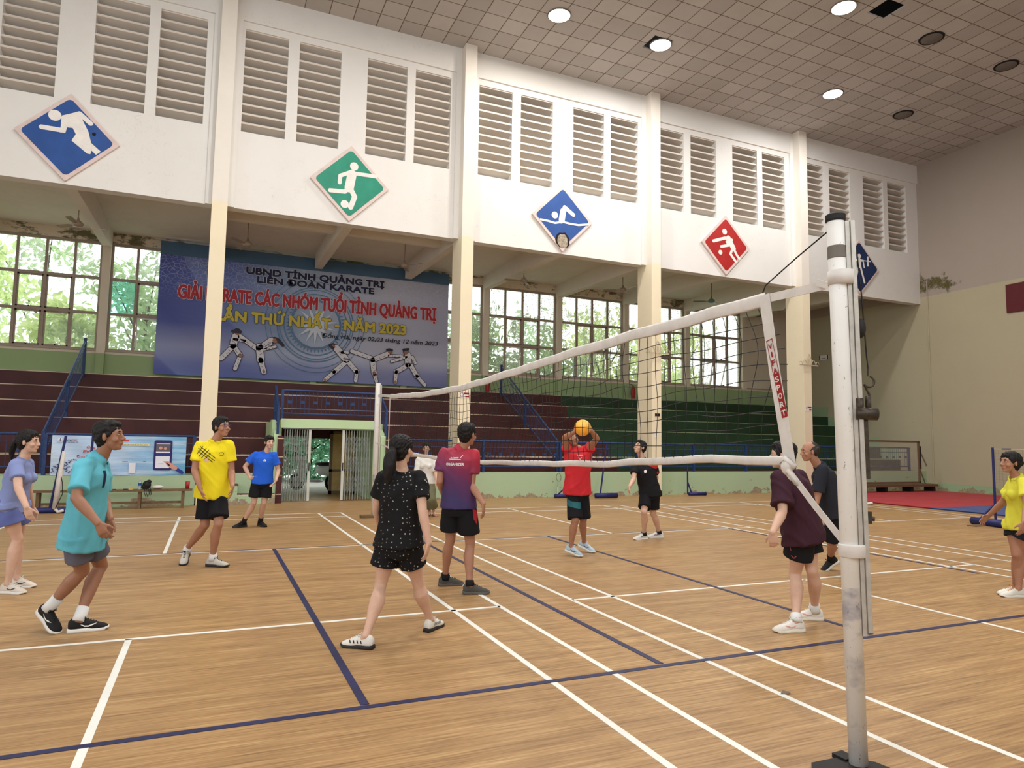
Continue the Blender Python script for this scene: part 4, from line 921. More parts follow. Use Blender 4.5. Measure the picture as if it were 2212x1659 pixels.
# writing down the side tape
sd = Vector((0,-0.148,-0.87)).normalized(); su = -sd; sr = Vector((0,-1,0)) - sd*Vector((0,-1,0)).dot(sd); sr.normalize()
def side_pt(d, off=0.0, lift=0.0): 
    a = Vector((NX0-0.013,-2.995,2.155)); b = Vector((NX0-0.013,-3.105,1.70)); p_ = a.lerp(b, d); return p_ + sr*off + Vector((-lift,0,0))
sdd = (side_pt(1)-side_pt(0)).normalized(); sr = (Vector((0,-1,0)) - sdd*Vector((0,-1,0)).dot(sdd)).normalized()
m = MB(); p = [side_pt(0.44,-0.022,0.001), side_pt(0.44,0.022,0.001), side_pt(1.0,0.022,0.001), side_pt(1.0,-0.022,0.001)]; m.add(p, [(0,1,2,3)])
for o_ in (-0.022, 0.022): m.bar(side_pt(0,o_,0.001), side_pt(0.44,o_,0.001), 0.002, 0.002)
m.bar(side_pt(0,-0.024,0.001), side_pt(0,0.024,0.001), 0.004, 0.003); m.build('label_print', M['red'], net)
m, m2 = MB(), MB()
for k, ch in enumerate('VIFASPORT'):
    d = 0.035+0.107*(k+0.5) + (0.0 if k < 4 else 0.004); tgt = m if k < 4 else m2
    w = 0.028 if ch != 'I' else 0.008; q = side_pt(d, -w/2, 0.003) + sdd*0.014
    add_text(tgt, ch, q, sr, -sdd, w, 0.030, 0.045)
m.build('red_lettering', M['red'], net); m2.build('white_lettering', M['white_gear'], net)
far = MB(); ribbon(far, [(NX0,6.44,2.34),(NX0,6.46,1.38)], 0.05, 0.005); far.build('far_side_tape', M['white_gear'], net)
st_ = MB(); ribbon(st_, [(NX0,-2.93,2.41),(NX0,-3.18,2.405),(NX0-0.01,-3.40,2.40)], 0.05, 0.005); ribbon(st_, [(NX0-0.02,-3.36,2.42),(NX0-0.03,-3.47,2.37)], 0.035, 0.012)
st_.build('upper_strap', M['white_gear'], net)
MB().lathe([(0.062,-0.036),(0.063,0.036)], (PX+0.014-0.037,PYY-0.008+0.017,2.40), 28).build('post_loop', M['white_gear'], net, True)
m = MB(); m.tube([(NX0-0.01,-3.10,1.47),(NX0-0.03,-3.14,1.40),(NX0-0.01,-3.18,1.33),(NX0,-3.13,1.36),(NX0-0.02,-3.08,1.44),(NX0-0.035,-3.12,1.47),(NX0-0.01,-3.17,1.42)], 0.016, 8); m.ball((NX0-0.02,-3.12,1.42),(0.03,0.035,0.045)); m.build('knot', M['white_gear'], net, True)
m = MB(); ribbon(m, [(NX0-0.01,-3.13,1.39),(NX0-0.01,-3.30,1.22),(NX0-0.01,-3.47,1.06)], 0.036, 0.005); m.build('lower_strap', M['white_gear'], net)
MB().lathe([(0.060,-0.035),(0.064,-0.03),(0.064,0.02),(0.062,0.028)], (PX+0.012-0.016,PYY-0.006+0.007,1.03), 28).build('lower_loop', M['white_gear'], net, True)
MB().tube([(PX,PYY+0.07,2.69),(NX0,-3.2,2.60),(NX0,-2.96,2.49),(NX0,-2.93,2.44)], 0.004, 6).build('cable', M['rubber'], net)
m = MB(); ribbon(m, [(NX0,6.44,2.35),(NX0+0.01,7.0,2.39),(fx,7.58,2.42)], 0.05, 0.006); ribbon(m, [(NX0,6.44,1.40),(fx,7.58,1.47)], 0.03, 0.006); m.build('far_strap', M['white_gear'], net)

# ---- badminton stands
def bad_stand(x, y, lean, h, base0, base1, label, cyl=0.05, bundle=False, brace=True):
    root = empty('badminton_post', (x, y, 0), label, 'badminton post', 'blue badminton posts')
    MB().tube([(x,y,0.04),(x+lean[0],y+lean[1],h)], 0.024, 10).build('pole', M['blue_dark'], root)
    MB().tube([base0, base1], cyl, 14).build('base', M['blue_dark'], root, True)
    if brace: 
        b = Vector(base0)*0.85+Vector(base1)*0.15; MB().bar((x,y,0.42), (b.x,b.y,0.08), 0.03, 0.03).build('brace', M['blue_dark'], root)
    if bundle:
        m = MB(); m.tube([(x+lean[0]*0.8+0.03,y-0.05,h*0.80),(x+lean[0]*0.4+0.06,y-0.06,h*0.42),(x+0.10,y-0.08,0.09)], [0.03,0.05,0.045], 10); m.tube([(x+0.10,y-0.08,0.09),(x+0.17,y-0.14,0.03),(x+0.25,y-0.10,0.06)],0.03,8)
        m.build('rolled_net', M['white_gear'], root, True)
        MB().tube([(x+lean[0]*0.6,y-0.06,h*0.6),(x+0.20,y-0.1,h*0.4),(x+0.22,y-0.12,h*0.25),(x+0.12,y-0.12,0.1)], 0.008, 6).build('cord_loop', M['rubber'], root)
    return root
bad_stand(-5.80, 10.05, (0.19, 0.0), 1.52, (-6.75,10.0,0.06), (-5.45,10.0,0.06), 'leaning navy badminton post with a rolled white net by the company banner', 0.055, True, False)
bad_stand(-5.22, 10.25, (0.05, 0.0), 1.54, (-5.35,10.2,0.05), (-4.95,10.2,0.05), 'navy badminton post mostly hidden behind the man in turquoise', 0.05, False, False)
bad_stand(6.35, 11.02, (0, 0), 0.98, (5.85,11.0,0.06), (6.35,11.0,0.06), 'short blue post with slanting brace against the low wall, racket beside it', 0.055)
bad_stand(7.12, 10.7, (0.22, 0.0), 1.52, (6.95,10.65,0.08), (7.65,10.65,0.08), 'leaning navy post with a blue roller base behind the man in red', 0.07, False, False)
bad_stand(10.35, 10.95, (0, 0), 0.92, (10.4,10.95,0.05), (11.0,10.9,0.05), 'small blue badminton post alone at the chipped low wall', 0.05)
bs = bad_stand(11.90, 2.98, (0, 0), 1.58, (11.50,3.20,0.075), (11.38,2.40,0.075), 'navy badminton post with roller base holding a net near the woman in yellow', 0.075)
bn = empty('badminton_net', (11.9, 0.0, 0.8), 'badminton net with white tape fixed to the navy post with the roller base', 'net')
MB().bar((11.9,2.95,1.55),(11.9,-3.0,1.52),0.006,0.06,(1,0,0)).build('top_tape', M['white_gear'], bn)
MB().box(11.892,11.896,2.62,2.80,1.535,1.565).build('label_print', M['blue_dark'], bn)
cd = MB()
for k in range(90): y = 2.93-0.065*k; cd.bar((11.9,y,0.80),(11.9,y,1.53),0.0016,0.0016)
for k in range(12): cd.bar((11.9,2.93,0.80+0.06*k),(11.9,-3.0,0.80+0.06*k),0.0016,0.0016)
cd.build('netting', flat('brown_net_cord', rgb(96,70,56), 0.8), bn)
o = MB().box(11.05,11.42,2.86,3.02,0.0,0.02).build('wood_offcut', M['wood'], loc=(11.2,2.9,0)); tag(o, 'thin wooden offcut on the floor beside the roller base', 'board')
rk = empty('badminton_racket', (6.1, 11.2, 0), 'badminton racket leaning on the chipped low wall', 'racket')
m = MB(); m.tube([(6.00,11.1,0.02),(6.05,11.2,0.30)], 0.012, 8); m.build('handle', M['white_gear'], rk)
m = MB(); m.tube([(6.05,11.2,0.30),(6.07,11.23,0.44)], 0.005, 6); m.tube([(6.10+0.075*math.cos(t), 11.25+0.05*math.sin(t)*0.3, 0.56+0.11*math.sin(t)) for t in [k*math.pi/9 for k in range(19)]], 0.005, 6); m.build('frame_rim', M['rubber'], rk)

# ---- bench with the players' things
bx = empty('wooden_bench', (-4.3, 10.6, 0), 'long narrow wooden bench in front of the low green wall', 'bench')
MB().box(-6.3, -3.28, 10.46, 10.74, 0.365, 0.405).build('seat', M['wood'], bx)
for x in (-6.1, -4.29, -3.46): MB().box(x-0.03, x+0.03, 10.50, 10.70, 0.0, 0.365).build('leg', M['wood'], bx)
MB().box(-6.1, -3.46, 10.58, 10.62, 0.10, 0.15).build('stretcher', M['wood'], bx)
ZB = 0.405
wbt = empty('water_bottle', (-4.30, 10.6, ZB), 'clear water bottle with blue label standing on the bench', 'bottle')
t = NT('clear_bottle_plastic', 0.1, 0.5); t.color(rgb(220,230,232)); t.b.inputs['Transmission Weight'].default_value = 0.7; M['plastic'] = t.m
MB().lathe([(0.030,0),(0.033,0.02),(0.033,0.15),(0.014,0.195),(0.013,0.21)], (-4.30,10.6,ZB), 16).build('bottle_body', M['plastic'], wbt, True)
MB().lathe([(0.0345,0.08),(0.0345,0.135)], (-4.30,10.6,ZB), 16).build('label', flat('blue_label', rgb(40,80,150), 0.4), wbt); MB().lathe([(0.015,0.21),(0.015,0.235)], (-4.30,10.6,ZB), 12).build('cap', M['white_gear'], wbt)
hb = empty('black_bag', (-4.17, 10.6, ZB), 'crumpled black bag with straps hanging over the bench edge', 'bag')
m = MB(); m.ball((-4.17,10.6,ZB+0.095),(0.085,0.08,0.09)); m.ball((-4.13,10.58,ZB+0.16),(0.05,0.05,0.045)); m.ball((-4.22,10.6,ZB+0.055),(0.06,0.07,0.05)); m.build('bag_body', M['rubber'], hb, True)
m = MB(); 
for dx in (0.0, 0.035): m.tube([(-4.19+dx,10.44,ZB+0.06),(-4.20+dx,10.43,ZB-0.05),(-4.16+dx,10.43,ZB-0.15),(-4.10+dx,10.43,ZB-0.10),(-4.12+dx,10.44,ZB+0.05)], 0.008, 6)
m.build('strap', M['rubber'], hb)
m = MB(); m.ball((-3.96,10.6,ZB+0.045),(0.12,0.09,0.04),14,8); m.ball((-3.93,10.6,ZB+0.045),(0.07,0.06,0.035)); o = m.build('white_cloth', M['white_gear'], smooth=True, loc=(-4.0,10.6,ZB)); tag(o, 'folded white cloth on the bench beside the black bag', 'cloth')
cp = empty('red_cup', (-3.38, 10.6, ZB), 'tall dark red tumbler on the bench end near the man in yellow', 'cup')
MB().lathe([(0.040,0),(0.048,0.16),(0.044,0.16),(0.037,0.01)], (-3.38,10.6,ZB), 18).build('cup_body', flat('red_tumbler', rgb(160,44,40), 0.4), cp, True)
o = MB().box(-4.86,-4.74,10.55,10.61,ZB,ZB+0.012).build('smartphone', M['rubber'], loc=(-4.8,10.58,ZB)); tag(o, 'black smartphone lying on the bench', 'phone')
o = MB().box(-4.60,-4.52,10.54,10.62,ZB,ZB+0.015).build('wallet', M['rubber'], loc=(-4.56,10.58,ZB)); tag(o, 'small black wallet on the bench next to a yellow box', 'wallet')
o = MB().box(-4.50,-4.43,10.55,10.60,ZB,ZB+0.02).build('small_box', flat('yellow_card', rgb(214,180,90), 0.6), loc=(-4.46,10.57,ZB)); tag(o, 'tiny yellow box on the bench near the water bottle', 'box')

# ---- framed clear board on its low stand, red board, small signs, extinguishers, wall brackets
fb = empty('framed_board', (18.9, 10.5, 0), 'large clear backboard in a brown frame standing by the end wall', 'backboard')
M['brownframe'] = flat('brown_frame_paint', rgb(112,84,64), 0.5)
m = MB()
for b in ((17.3,20.30,1.74,1.80),(17.3,20.30,0.30,0.36),(17.3,17.36,0.30,1.80),(20.24,20.30,0.30,1.80)): m.box(b[0], b[1], 10.58, 10.64, b[2], b[3])
m.build('board_frame', M['brownframe'], fb)
t = NT('scratched_acrylic', 0.2, 0.4); tr = t.n('ShaderNodeBsdfTransparent'); mx = t.n('ShaderNodeMixShader'); mx.inputs[0].default_value = 0.16; t.color(rgb(190,184,170)); t.put(mx.inputs[1], tr.outputs[0]); t.put(mx.inputs[2], t.b.outputs[0]); t.t.links.new(mx.outputs[0], t.t.nodes['Material Output'].inputs[0])
MB().box(17.36, 20.24, 10.605, 10.612, 0.36, 1.74).build('clear_sheet', t.m, fb)
MB().box(17.0, 20.9, 10.35, 10.80, 0.20, 0.28).build('platform', M['brownframe'], fb)
for x in (17.15, 18.3, 19.6, 20.75): MB().box(x-0.06, x+0.06, 10.40, 10.75, 0.0, 0.20).build('leg', M['black'], fb)
MB().bar((20.30,10.62,1.55),(21.1,10.9,0.9),0.04,0.04).bar((20.30,10.62,0.85),(21.0,10.9,0.25),0.04,0.04).build('brace', M['alu'], fb)
MB().box(20.30,20.36,10.58,10.64,0.8,1.62).build('hinge', M['black'], fb)
o = MB().box(XE-0.06, XE-0.013, 4.2, 8.24, 6.18, 7.15).build('notice_board', flat('dark_red_board_paint', rgb(92,30,36), 0.6), loc=(XE,6.2,6.18)); tag(o, 'dark red board fixed high on the end wall', 'board')
es = empty('exit_sign', (XE, 15.9, 5.45), 'small white sign with dark ends high on the recess wall', 'sign')
MB().box(XE-0.03, XE, 15.66, 16.14, 5.38, 5.58).build('sign_plate', M['sign_white'], es); MB().box(XE-0.035, XE-0.03, 15.66, 15.71, 5.38, 5.58).box(XE-0.035, XE-0.03, 16.09, 16.14, 5.38, 5.58).box(XE-0.035,XE-0.03,15.80,16.0,5.44,5.46).build('sign_print', M['blue_dark'], es)
for x, lb, z in ((3.13, 'red and white no smoking sticker on the second column', 2.77), (15.42, 'red and white no smoking sticker on the fourth column', 2.83)):
    s_ = empty('sticker', (x, 10.99, z), lb, 'sticker', 'no smoking stickers'); 
    MB().box(x-0.13, x+0.15, 10.992, 10.999, z-0.09, z+0.07).build('sticker_sheet', M['sign_white'], s_)
    m = MB(); m.box(x-0.02, x+0.13, 10.990, 10.992, z+0.0, z+0.05); m.box(x+0.02, x+0.13, 10.990, 10.992, z-0.07, z-0.04)
    for k in range(12): a, b = 6.283*k/12, 6.283*(k+1)/12; m.bar((x-0.075+0.045*math.cos(a),10.991,z+0.045*math.sin(a)),(x-0.075+0.045*math.cos(b),10.991,z+0.045*math.sin(b)),0.008,0.004,(0,1,0))
    m.build('sticker_print', M['red'], s_)
o = MB().box(9.16,9.32,10.992,10.999,1.74,1.90).build('paper_notice', M['sign_white'], loc=(9.24,11,1.8)); tag(o, 'white paper notice stuck on the third column', 'notice')
o = MB().box(9.20,9.26,10.97,11.0,2.38,2.46).box(9.30,9.36,10.97,11.0,2.38,2.46).build('light_switch', M['rubber'], loc=(9.25,11,2.4)); tag(o, 'pair of small black switches on the third column', 'switch')
M['bracket'] = flat('cream_bracket_paint', rgb(206,194,164), 0.6, vary=0.2, vs=20)
for x, lb in ((9.26, 'ornate cream wall bracket on the third column seen through the net'), (15.42, 'ornate cream wall bracket on the fourth column near the side tape')):
    root = empty('wall_bracket', (x, 10.98, 4.4), lb, 'bracket', 'ornate brackets on columns'); m = MB()
    m.bar((x-0.42,10.94,4.28),(x+0.42,10.94,4.28),0.02,0.03)
    for s in (-1, 1):
        m.tube([(x+s*(0.10+0.10*k/3+0.0), 10.93, 4.30+0.16*math.sin(math.pi*k/6)) for k in range(0, 7)], 0.010, 6)
        m.tube([(x+s*(0.38+0.07*math.cos(a)), 10.93, 4.33+0.07*math.sin(a)) for a in [k*0.6 for k in range(9)]], 0.009, 6)
        m.tube([(x+s*0.11,10.93,4.36),(x+s*0.09,10.93,4.50),(x,10.93,4.66)], 0.012, 6)
    m.tube([(x,10.93,4.32),(x,10.93,4.50)], 0.02, 6); m.build('scroll_rim', M['bracket'], root)
for (x, y), lb in (((12.35, 16.9), 'red fire extinguisher on the top green step beside the third column'), ((6.15, 17.0), 'red fire extinguisher on the top maroon step behind the second stair rail')):
    root = empty('fire_extinguisher', (x, y, 3.31), lb, 'fire extinguisher', 'fire extinguishers on the top step')
    MB().lathe([(0.07,0),(0.08,0.02),(0.08,0.42),(0.05,0.50),(0.03,0.52)], (x,y,3.31), 16).build('cylinder_body', M['red'], root, True)
    m = MB(); m.tube([(x,y,3.83),(x,y,3.87)],0.02,8); m.tube([(x,y,3.88),(x-0.12,y,3.91)],0.012,6); m.tube([(x,y,3.86),(x+0.09,y,3.80),(x+0.10,y,3.5)],0.010,6); m.build('valve', M['rubber'], root)
m = MB(); m.ball((13.45,7.2,0.03),(0.16,0.06,0.03),12,6); m.ball((13.6,7.25,0.03),(0.06,0.05,0.03),10,6); o = m.build('plastic_wrapper', M['sign_white'], smooth=True, loc=(13.45,7.2,0)); tag(o, 'crumpled white wrapper on the floor at the mat edge', 'wrapper')
m = MB(); m.add([(0.38,-2.69,0.002),(0.44,-2.71,0.006),(0.47,-2.68,0.002),(0.43,-2.655,0.008)], [(0,1,2,3)]); o = m.build('dry_leaf', M['brown'], loc=(0.42,-2.68,0)); tag(o, 'tiny dark dry leaf on the floor near the thick post', 'leaf')
# ================================================================== PEOPLE
POSES = json.loads('''{"lavender":{"H":1.58,"ank":[[-4.714,2.124,0.112],[-4.72,2.426,0.087]],"hip":[[-4.699,2.079,0.843],[-4.724,2.332,0.83]],"neck":[-4.618,2.12,1.318],"head":[-4.591,2.095,1.46],"sho":[[-4.642,1.972,1.25],[-4.643,2.302,1.238]],"elb":[[-4.59,1.847,1.023],[-4.626,2.37,0.983]],"wri":[[-4.491,1.722,0.853],[-4.598,2.489,0.785]],"tip":[[-4.447,1.718,0.703],[-4.575,2.488,0.68]],"knee":[[-4.638,2.171,0.509],[-4.686,2.434,0.494]],"feet":[[[-4.732,2.139,0.0],[-4.575,2.084,0.0]],[[-4.723,2.427,0.0],[-4.611,2.411,0.0]]],"face":[0.957,-0.289,0.0]},"teal":{"H":1.7,"ank":[[-4.043,0.457,0.183],[-3.798,0.338,0.137]],"hip":[[-3.838,0.175,0.764],[-3.802,0.403,0.74]],"neck":[-3.722,0.201,1.365],"head":[-3.667,0.161,1.529],"sho":[[-3.798,0.021,1.299],[-3.751,0.35,1.301]],"elb":[[-3.811,-0.159,1.079],[-3.721,0.44,1.032]],"wri":[[-3.655,-0.247,0.904],[-3.638,0.258,0.882]],"tip":[[-3.601,-0.261,0.798],[-3.647,0.271,0.787]],"knee":[[-3.82,0.376,0.466],[-3.723,0.608,0.461]],"feet":[[[-4.116,0.517,0.14],[-3.963,0.368,0.0]],[[-3.888,0.354,0.0],[-3.619,0.381,0.0]]],"face":[0.947,-0.307,0.099]},"yellow":{"H":1.72,"ank":[[-3.092,3.296,0.204],[-2.862,2.985,0.168]],"hip":[[-2.963,3.028,0.878],[-2.824,3.033,0.876]],"neck":[-2.891,2.972,1.495],"head":[-2.832,2.931,1.658],"sho":[[-3.06,2.998,1.421],[-2.744,2.967,1.447]],"elb":[[-3.105,2.939,1.142],[-2.698,2.951,1.129]],"wri":[[-3.028,2.821,0.932],[-2.684,2.766,0.958]],"tip":[[-2.971,2.811,0.77],[-2.692,2.783,0.81]],"knee":[[-2.959,3.029,0.488],[-2.814,2.837,0.516]],"feet":[[[-3.141,3.414,0.1],[-3.131,3.075,0.0]],[[-2.915,3.034,0.0],[-2.697,2.897,-0.0]]],"face":[0.619,-0.779,0.103]},"blue":{"H":1.58,"ank":[[-2.342,6.651,0.079],[-2.089,6.758,0.074]],"hip":[[-2.183,6.603,0.789],[-2.029,6.535,0.791]],"neck":[-2.061,6.502,1.301],"head":[-2.025,6.471,1.461],"sho":[[-2.242,6.586,1.25],[-1.933,6.452,1.239]],"elb":[[-2.402,6.621,1.042],[-1.851,6.495,0.991]],"wri":[[-2.3,6.543,0.848],[-1.901,6.35,0.817]],"tip":[[-2.192,6.494,0.866],[-1.941,6.373,0.753]],"knee":[[-2.229,6.558,0.43],[-2.063,6.568,0.426]],"feet":[[[-2.318,6.781,0.0],[-2.439,6.303,0.0]],[[-2.118,6.857,0.0],[-2.019,6.495,0.0]]],"face":[0.292,-0.956,0.0]},"black":{"H":1.58,"ank":[[-1.251,-0.518,0.087],[-1.791,-0.877,0.132]],"hip":[[-1.486,-0.76,0.742],[-1.632,-0.696,0.74]],"neck":[-1.56,-0.78,1.302],"head":[-1.571,-0.79,1.46],"sho":[[-1.428,-0.832,1.24],[-1.696,-0.715,1.242]],"elb":[[-1.433,-0.947,1.001],[-1.72,-0.615,0.998]],"wri":[[-1.396,-0.994,0.767],[-1.646,-0.476,0.828]],"tip":[[-1.413,-0.976,0.649],[-1.602,-0.488,0.754]],"knee":[[-1.379,-0.662,0.419],[-1.666,-0.623,0.406]],"feet":[[[-1.28,-0.599,0.0],[-1.123,-0.262,0.0]],[[-1.768,-0.888,0.0],[-1.896,-0.779,0.0]]],"face":[0.767,0.64,0.05]},"organizer":{"H":1.66,"ank":[[-0.487,0.575,0.122],[-0.592,1.015,0.118]],"hip":[[-0.479,0.698,0.883],[-0.637,0.767,0.88]],"neck":[-0.543,0.671,1.474],"head":[-0.51,0.644,1.604],"sho":[[-0.438,0.632,1.4],[-0.72,0.755,1.404]],"elb":[[-0.466,0.621,1.087],[-0.764,0.751,1.12]],"wri":[[-0.387,0.473,0.91],[-0.672,0.931,0.982]],"tip":[[-0.376,0.481,0.77],[-0.64,0.927,0.875]],"knee":[[-0.427,0.719,0.472],[-0.593,0.871,0.505]],"feet":[[[-0.536,0.609,0.0],[-0.315,0.508,0.0]],[[-0.651,1.048,0.0],[-0.484,0.99,0.0]]],"face":[0.849,0.528,0.0]},"white":{"H":1.56,"ank":[[1.187,7.552,0.067],[1.234,7.448,0.076]],"hip":[[1.04,7.476,0.691],[1.169,7.419,0.694]],"neck":[1.058,7.42,1.207],"head":[1.059,7.404,1.376],"sho":[[0.931,7.479,1.167],[1.189,7.366,1.172]],"elb":[[0.874,7.424,0.918],[1.234,7.3,0.923]],"wri":[[0.857,7.308,0.721],[1.222,7.184,0.726]],"tip":[[0.87,7.312,0.611],[1.227,7.191,0.624]],"knee":[[1.072,7.388,0.363],[1.158,7.29,0.369]],"feet":[[[1.28,7.723,0.0],[1.026,7.01,0.0]],[[1.3,7.626,0.0],[1.125,6.901,0.0]]],"face":[-0.26,-0.966,0.0]},"red":{"H":1.66,"ank":[[1.639,2.298,0.156],[1.903,2.562,0.159]],"hip":[[1.67,2.341,0.866],[1.782,2.292,0.868]],"neck":[1.678,2.285,1.44],"head":[1.639,2.322,1.573],"sho":[[1.572,2.331,1.432],[1.829,2.217,1.456]],"elb":[[1.438,2.163,1.608],[1.828,1.981,1.602]],"wri":[[1.458,1.93,1.676],[1.658,1.838,1.704]],"tip":[[1.509,1.898,1.775],[1.592,1.859,1.788]],"knee":[[1.635,2.205,0.491],[1.818,2.312,0.486]],"feet":[[[1.583,2.378,0.06],[1.709,2.139,0.01]],[[1.928,2.633,0.07],[1.892,2.359,0.01]]],"face":[0.006,-0.892,0.453]},"blackred":{"H":1.66,"ank":[[3.518,3.292,0.108],[3.896,3.455,0.103]],"hip":[[3.577,3.363,0.758],[3.701,3.309,0.76]],"neck":[3.488,3.351,1.305],"head":[3.452,3.351,1.477],"sho":[[3.404,3.398,1.198],[3.653,3.29,1.187]],"elb":[[3.294,3.274,0.974],[3.807,3.405,0.986]],"wri":[[3.119,3.142,0.867],[3.643,3.367,0.809]],"tip":[[3.111,3.155,0.765],[3.593,3.399,0.695]],"knee":[[3.434,3.207,0.456],[3.715,3.367,0.418]],"feet":[[[3.6,3.359,0.0],[3.224,3.156,0.0]],[[3.951,3.417,0.0],[3.799,3.578,0.0]]],"face":[-0.896,-0.201,0.395]},"maroon":{"H":1.66,"ank":[[2.061,-1.423,0.148],[1.601,-1.628,0.16]],"hip":[[1.914,-1.531,0.796],[1.669,-1.6,0.806]],"neck":[1.626,-1.541,1.321],"head":[1.59,-1.538,1.456],"sho":[[1.871,-1.512,1.27],[1.443,-1.587,1.253]],"elb":[[1.88,-1.556,0.992],[1.396,-1.684,0.997]],"wri":[[2.006,-1.445,0.815],[1.23,-1.779,0.845]],"tip":[[1.996,-1.431,0.712],[1.246,-1.775,0.734]],"knee":[[1.885,-1.559,0.469],[1.782,-1.467,0.435]],"feet":[[[2.118,-1.449,0.0],[1.987,-1.333,0.0]],[[1.666,-1.661,0.0],[1.475,-1.5,0.0]]],"face":[-0.64,0.768,0.0]},"dark":{"H":1.68,"ank":[[4.062,-0.291,0.118],[4.233,0.244,0.11]],"hip":[[4.033,0.063,0.796],[3.815,-0.062,0.813]],"neck":[3.725,0.039,1.332],"head":[3.637,0.064,1.475],"sho":[[3.94,0.118,1.24],[3.631,-0.08,1.282]],"elb":[[3.978,0.039,0.899],[3.582,-0.061,0.942]],"wri":[[4.051,0.096,0.67],[3.435,-0.124,0.754]],"tip":[[4.046,0.108,0.558],[3.42,-0.109,0.658]],"knee":[[4.13,-0.055,0.437],[3.958,0.063,0.39]],"feet":[[[4.077,-0.314,0.1],[4.042,-0.216,0.0]],[[4.347,0.301,0.1],[3.943,0.06,0.02]]],"face":[-0.915,0.401,-0.05]},"yellowwoman":{"H":1.58,"ank":[[5.009,-1.419,0.085],[4.907,-1.491,0.087]],"hip":[[5.049,-1.449,0.757],[4.813,-1.566,0.769]],"neck":[4.848,-1.518,1.263],"head":[4.792,-1.506,1.398],"sho":[[5.016,-1.432,1.198],[4.757,-1.626,1.202]],"elb":[[5.02,-1.297,0.97],[4.654,-1.718,0.976]],"wri":[[5.012,-1.131,0.808],[4.494,-1.785,0.822]],"tip":[[4.945,-1.095,0.736],[4.474,-1.766,0.712]],"knee":[[4.88,-1.477,0.439],[4.942,-1.459,0.423]],"feet":[[[5.037,-1.413,0.0],[4.826,-1.362,0.0]],[[4.951,-1.498,0.0],[4.749,-1.426,0.0]]],"face":[-0.948,0.307,0.079]}}''')
def V3(a): return Vector(a)
def ring(c, ax, ay, rx, ry, n=18, p=1.0):
    out = []
    for k in range(n):
        t = 2*math.pi*k/n; cs, sn = math.cos(t), math.sin(t)
        out.append(c + ax*(rx*cs) + ay*(ry*sn))
    return out
def loft(mb, rings):
    n = len(rings[0]); vs = [v for r in rings for v in r]; fs = []
    for i in range(len(rings)-1):
        for k in range(n): fs.append((i*n+k, i*n+(k+1)%n, (i+1)*n+(k+1)%n, (i+1)*n+k))
    fs.append(tuple(range(n))[::-1]); fs.append(tuple(range((len(rings)-1)*n, len(rings)*n))); mb.add(vs, fs)
def limb(mb, p0, p1, prof, ax=None, n=16, ends=(True, True), bulge=None):
    """tapering limb; prof = [(t, radius or (r_side, r_front))]; bulge = (vector, [(t, amount)])"""
    d = (p1-p0).normalized()
    if ax is None: ax = d.orthogonal().normalized()
    ax = (ax - d*ax.dot(d)).normalized(); ay = d.cross(ax).normalized(); rs = []
    for t, r in prof:
        rx, ry = r if isinstance(r, tuple) else (r, r); c = p0.lerp(p1, t)
        if bulge:
            tb = bulge[1]; am = np.interp(t, [a for a, b in tb], [b for a, b in tb]); c = c + bulge[0]*float(am)
        rs.append(ring(c, ax, ay, rx, ry, n))
    loft(mb, rs)
    for on, p, pr in ((ends[0], p0, prof[0]), (ends[1], p1, prof[-1])):
        if on: r = pr[1] if not isinstance(pr[1], tuple) else min(pr[1]); mb.ball(p, r, 14, 9)
def frame_R(x, y, z): return Matrix((x, y, z)).transposed()
def wrinkle(co, no, amp, seed, stretch=(1,1,0.45), k=(14, 42)):
    g = np.random.default_rng(seed); h = np.zeros(len(co)); folds = k[1] < 50
    for i in range(5 if folds else 7):
        w = g.normal(size=3)*np.array(stretch); w = w/np.linalg.norm(w)*g.uniform(*k); ph = g.uniform(0, 6.28)
        w2 = g.normal(size=3)*(3.5 if folds else 6); q = np.sin(co@w + 1.6*np.sin(co@w2+ph) + ph)
        if folds:      # narrow raised creases that come and go along their length
            w3 = g.normal(size=3)*7; h += np.maximum(0, q)**3 * (0.5+0.5*np.sin(co@w3 + ph*2)) * 1.5
        else: h += np.abs(q) - 0.6
    return co + no*(h*amp/2.2)[:, None]
def remesh(mb, name, voxel, mats, parent=None, loc=None, it=4, amp=0.0, seed=1, matfn=None, stretch=(1,1,0.45), k=(14,42)):
    me = bpy.data.meshes.new('raw'); me.from_pydata(mb.v, [], mb.f); me.update()
    o = bpy.data.objects.new('raw', me); C.objects.link(o)
    m = o.modifiers.new('r', 'REMESH'); m.mode = 'VOXEL'; m.voxel_size = voxel; m.adaptivity = 0.0
    s = o.modifiers.new('s', 'SMOOTH'); s.factor = 0.5; s.iterations = it
    bpy.context.view_layer.update()
    out = bpy.data.meshes.new_from_object(o.evaluated_get(bpy.context.evaluated_depsgraph_get()))
    bpy.data.objects.remove(o); bpy.data.meshes.remove(me)
    out.name = name; n = len(out.vertices); co = np.empty(n*3); out.vertices.foreach_get('co', co); co = co.reshape(-1,3)
    if amp > 0:
        no = np.empty(n*3); out.vertices.foreach_get('normal', no); co = wrinkle(co, no.reshape(-1,3), amp, seed, stretch, k)
    o0 = ORG[parent.name] if parent is not None else Vector(loc)
    cl = co - np.array(o0); out.vertices.foreach_set('co', cl.ravel()); out.materials.clear()
    for mt in (mats if isinstance(mats, (list, tuple)) else [mats]): out.materials.append(mt)
    out.polygons.foreach_set('use_smooth', [True]*len(out.polygons)); out.update()
    ob = bpy.data.objects.new(name, out); C.objects.link(ob)
    if parent is not None: ob.parent = parent
    else: ob.location = loc
    ORG[ob.name] = Vector(o0); return ob
def bvh_of(o):
    off = ORG[o.name]; vs = [v.co + off for v in o.data.vertices]; return BVHTree.FromPolygons(vs, [tuple(p.vertices) for p in o.data.polygons])
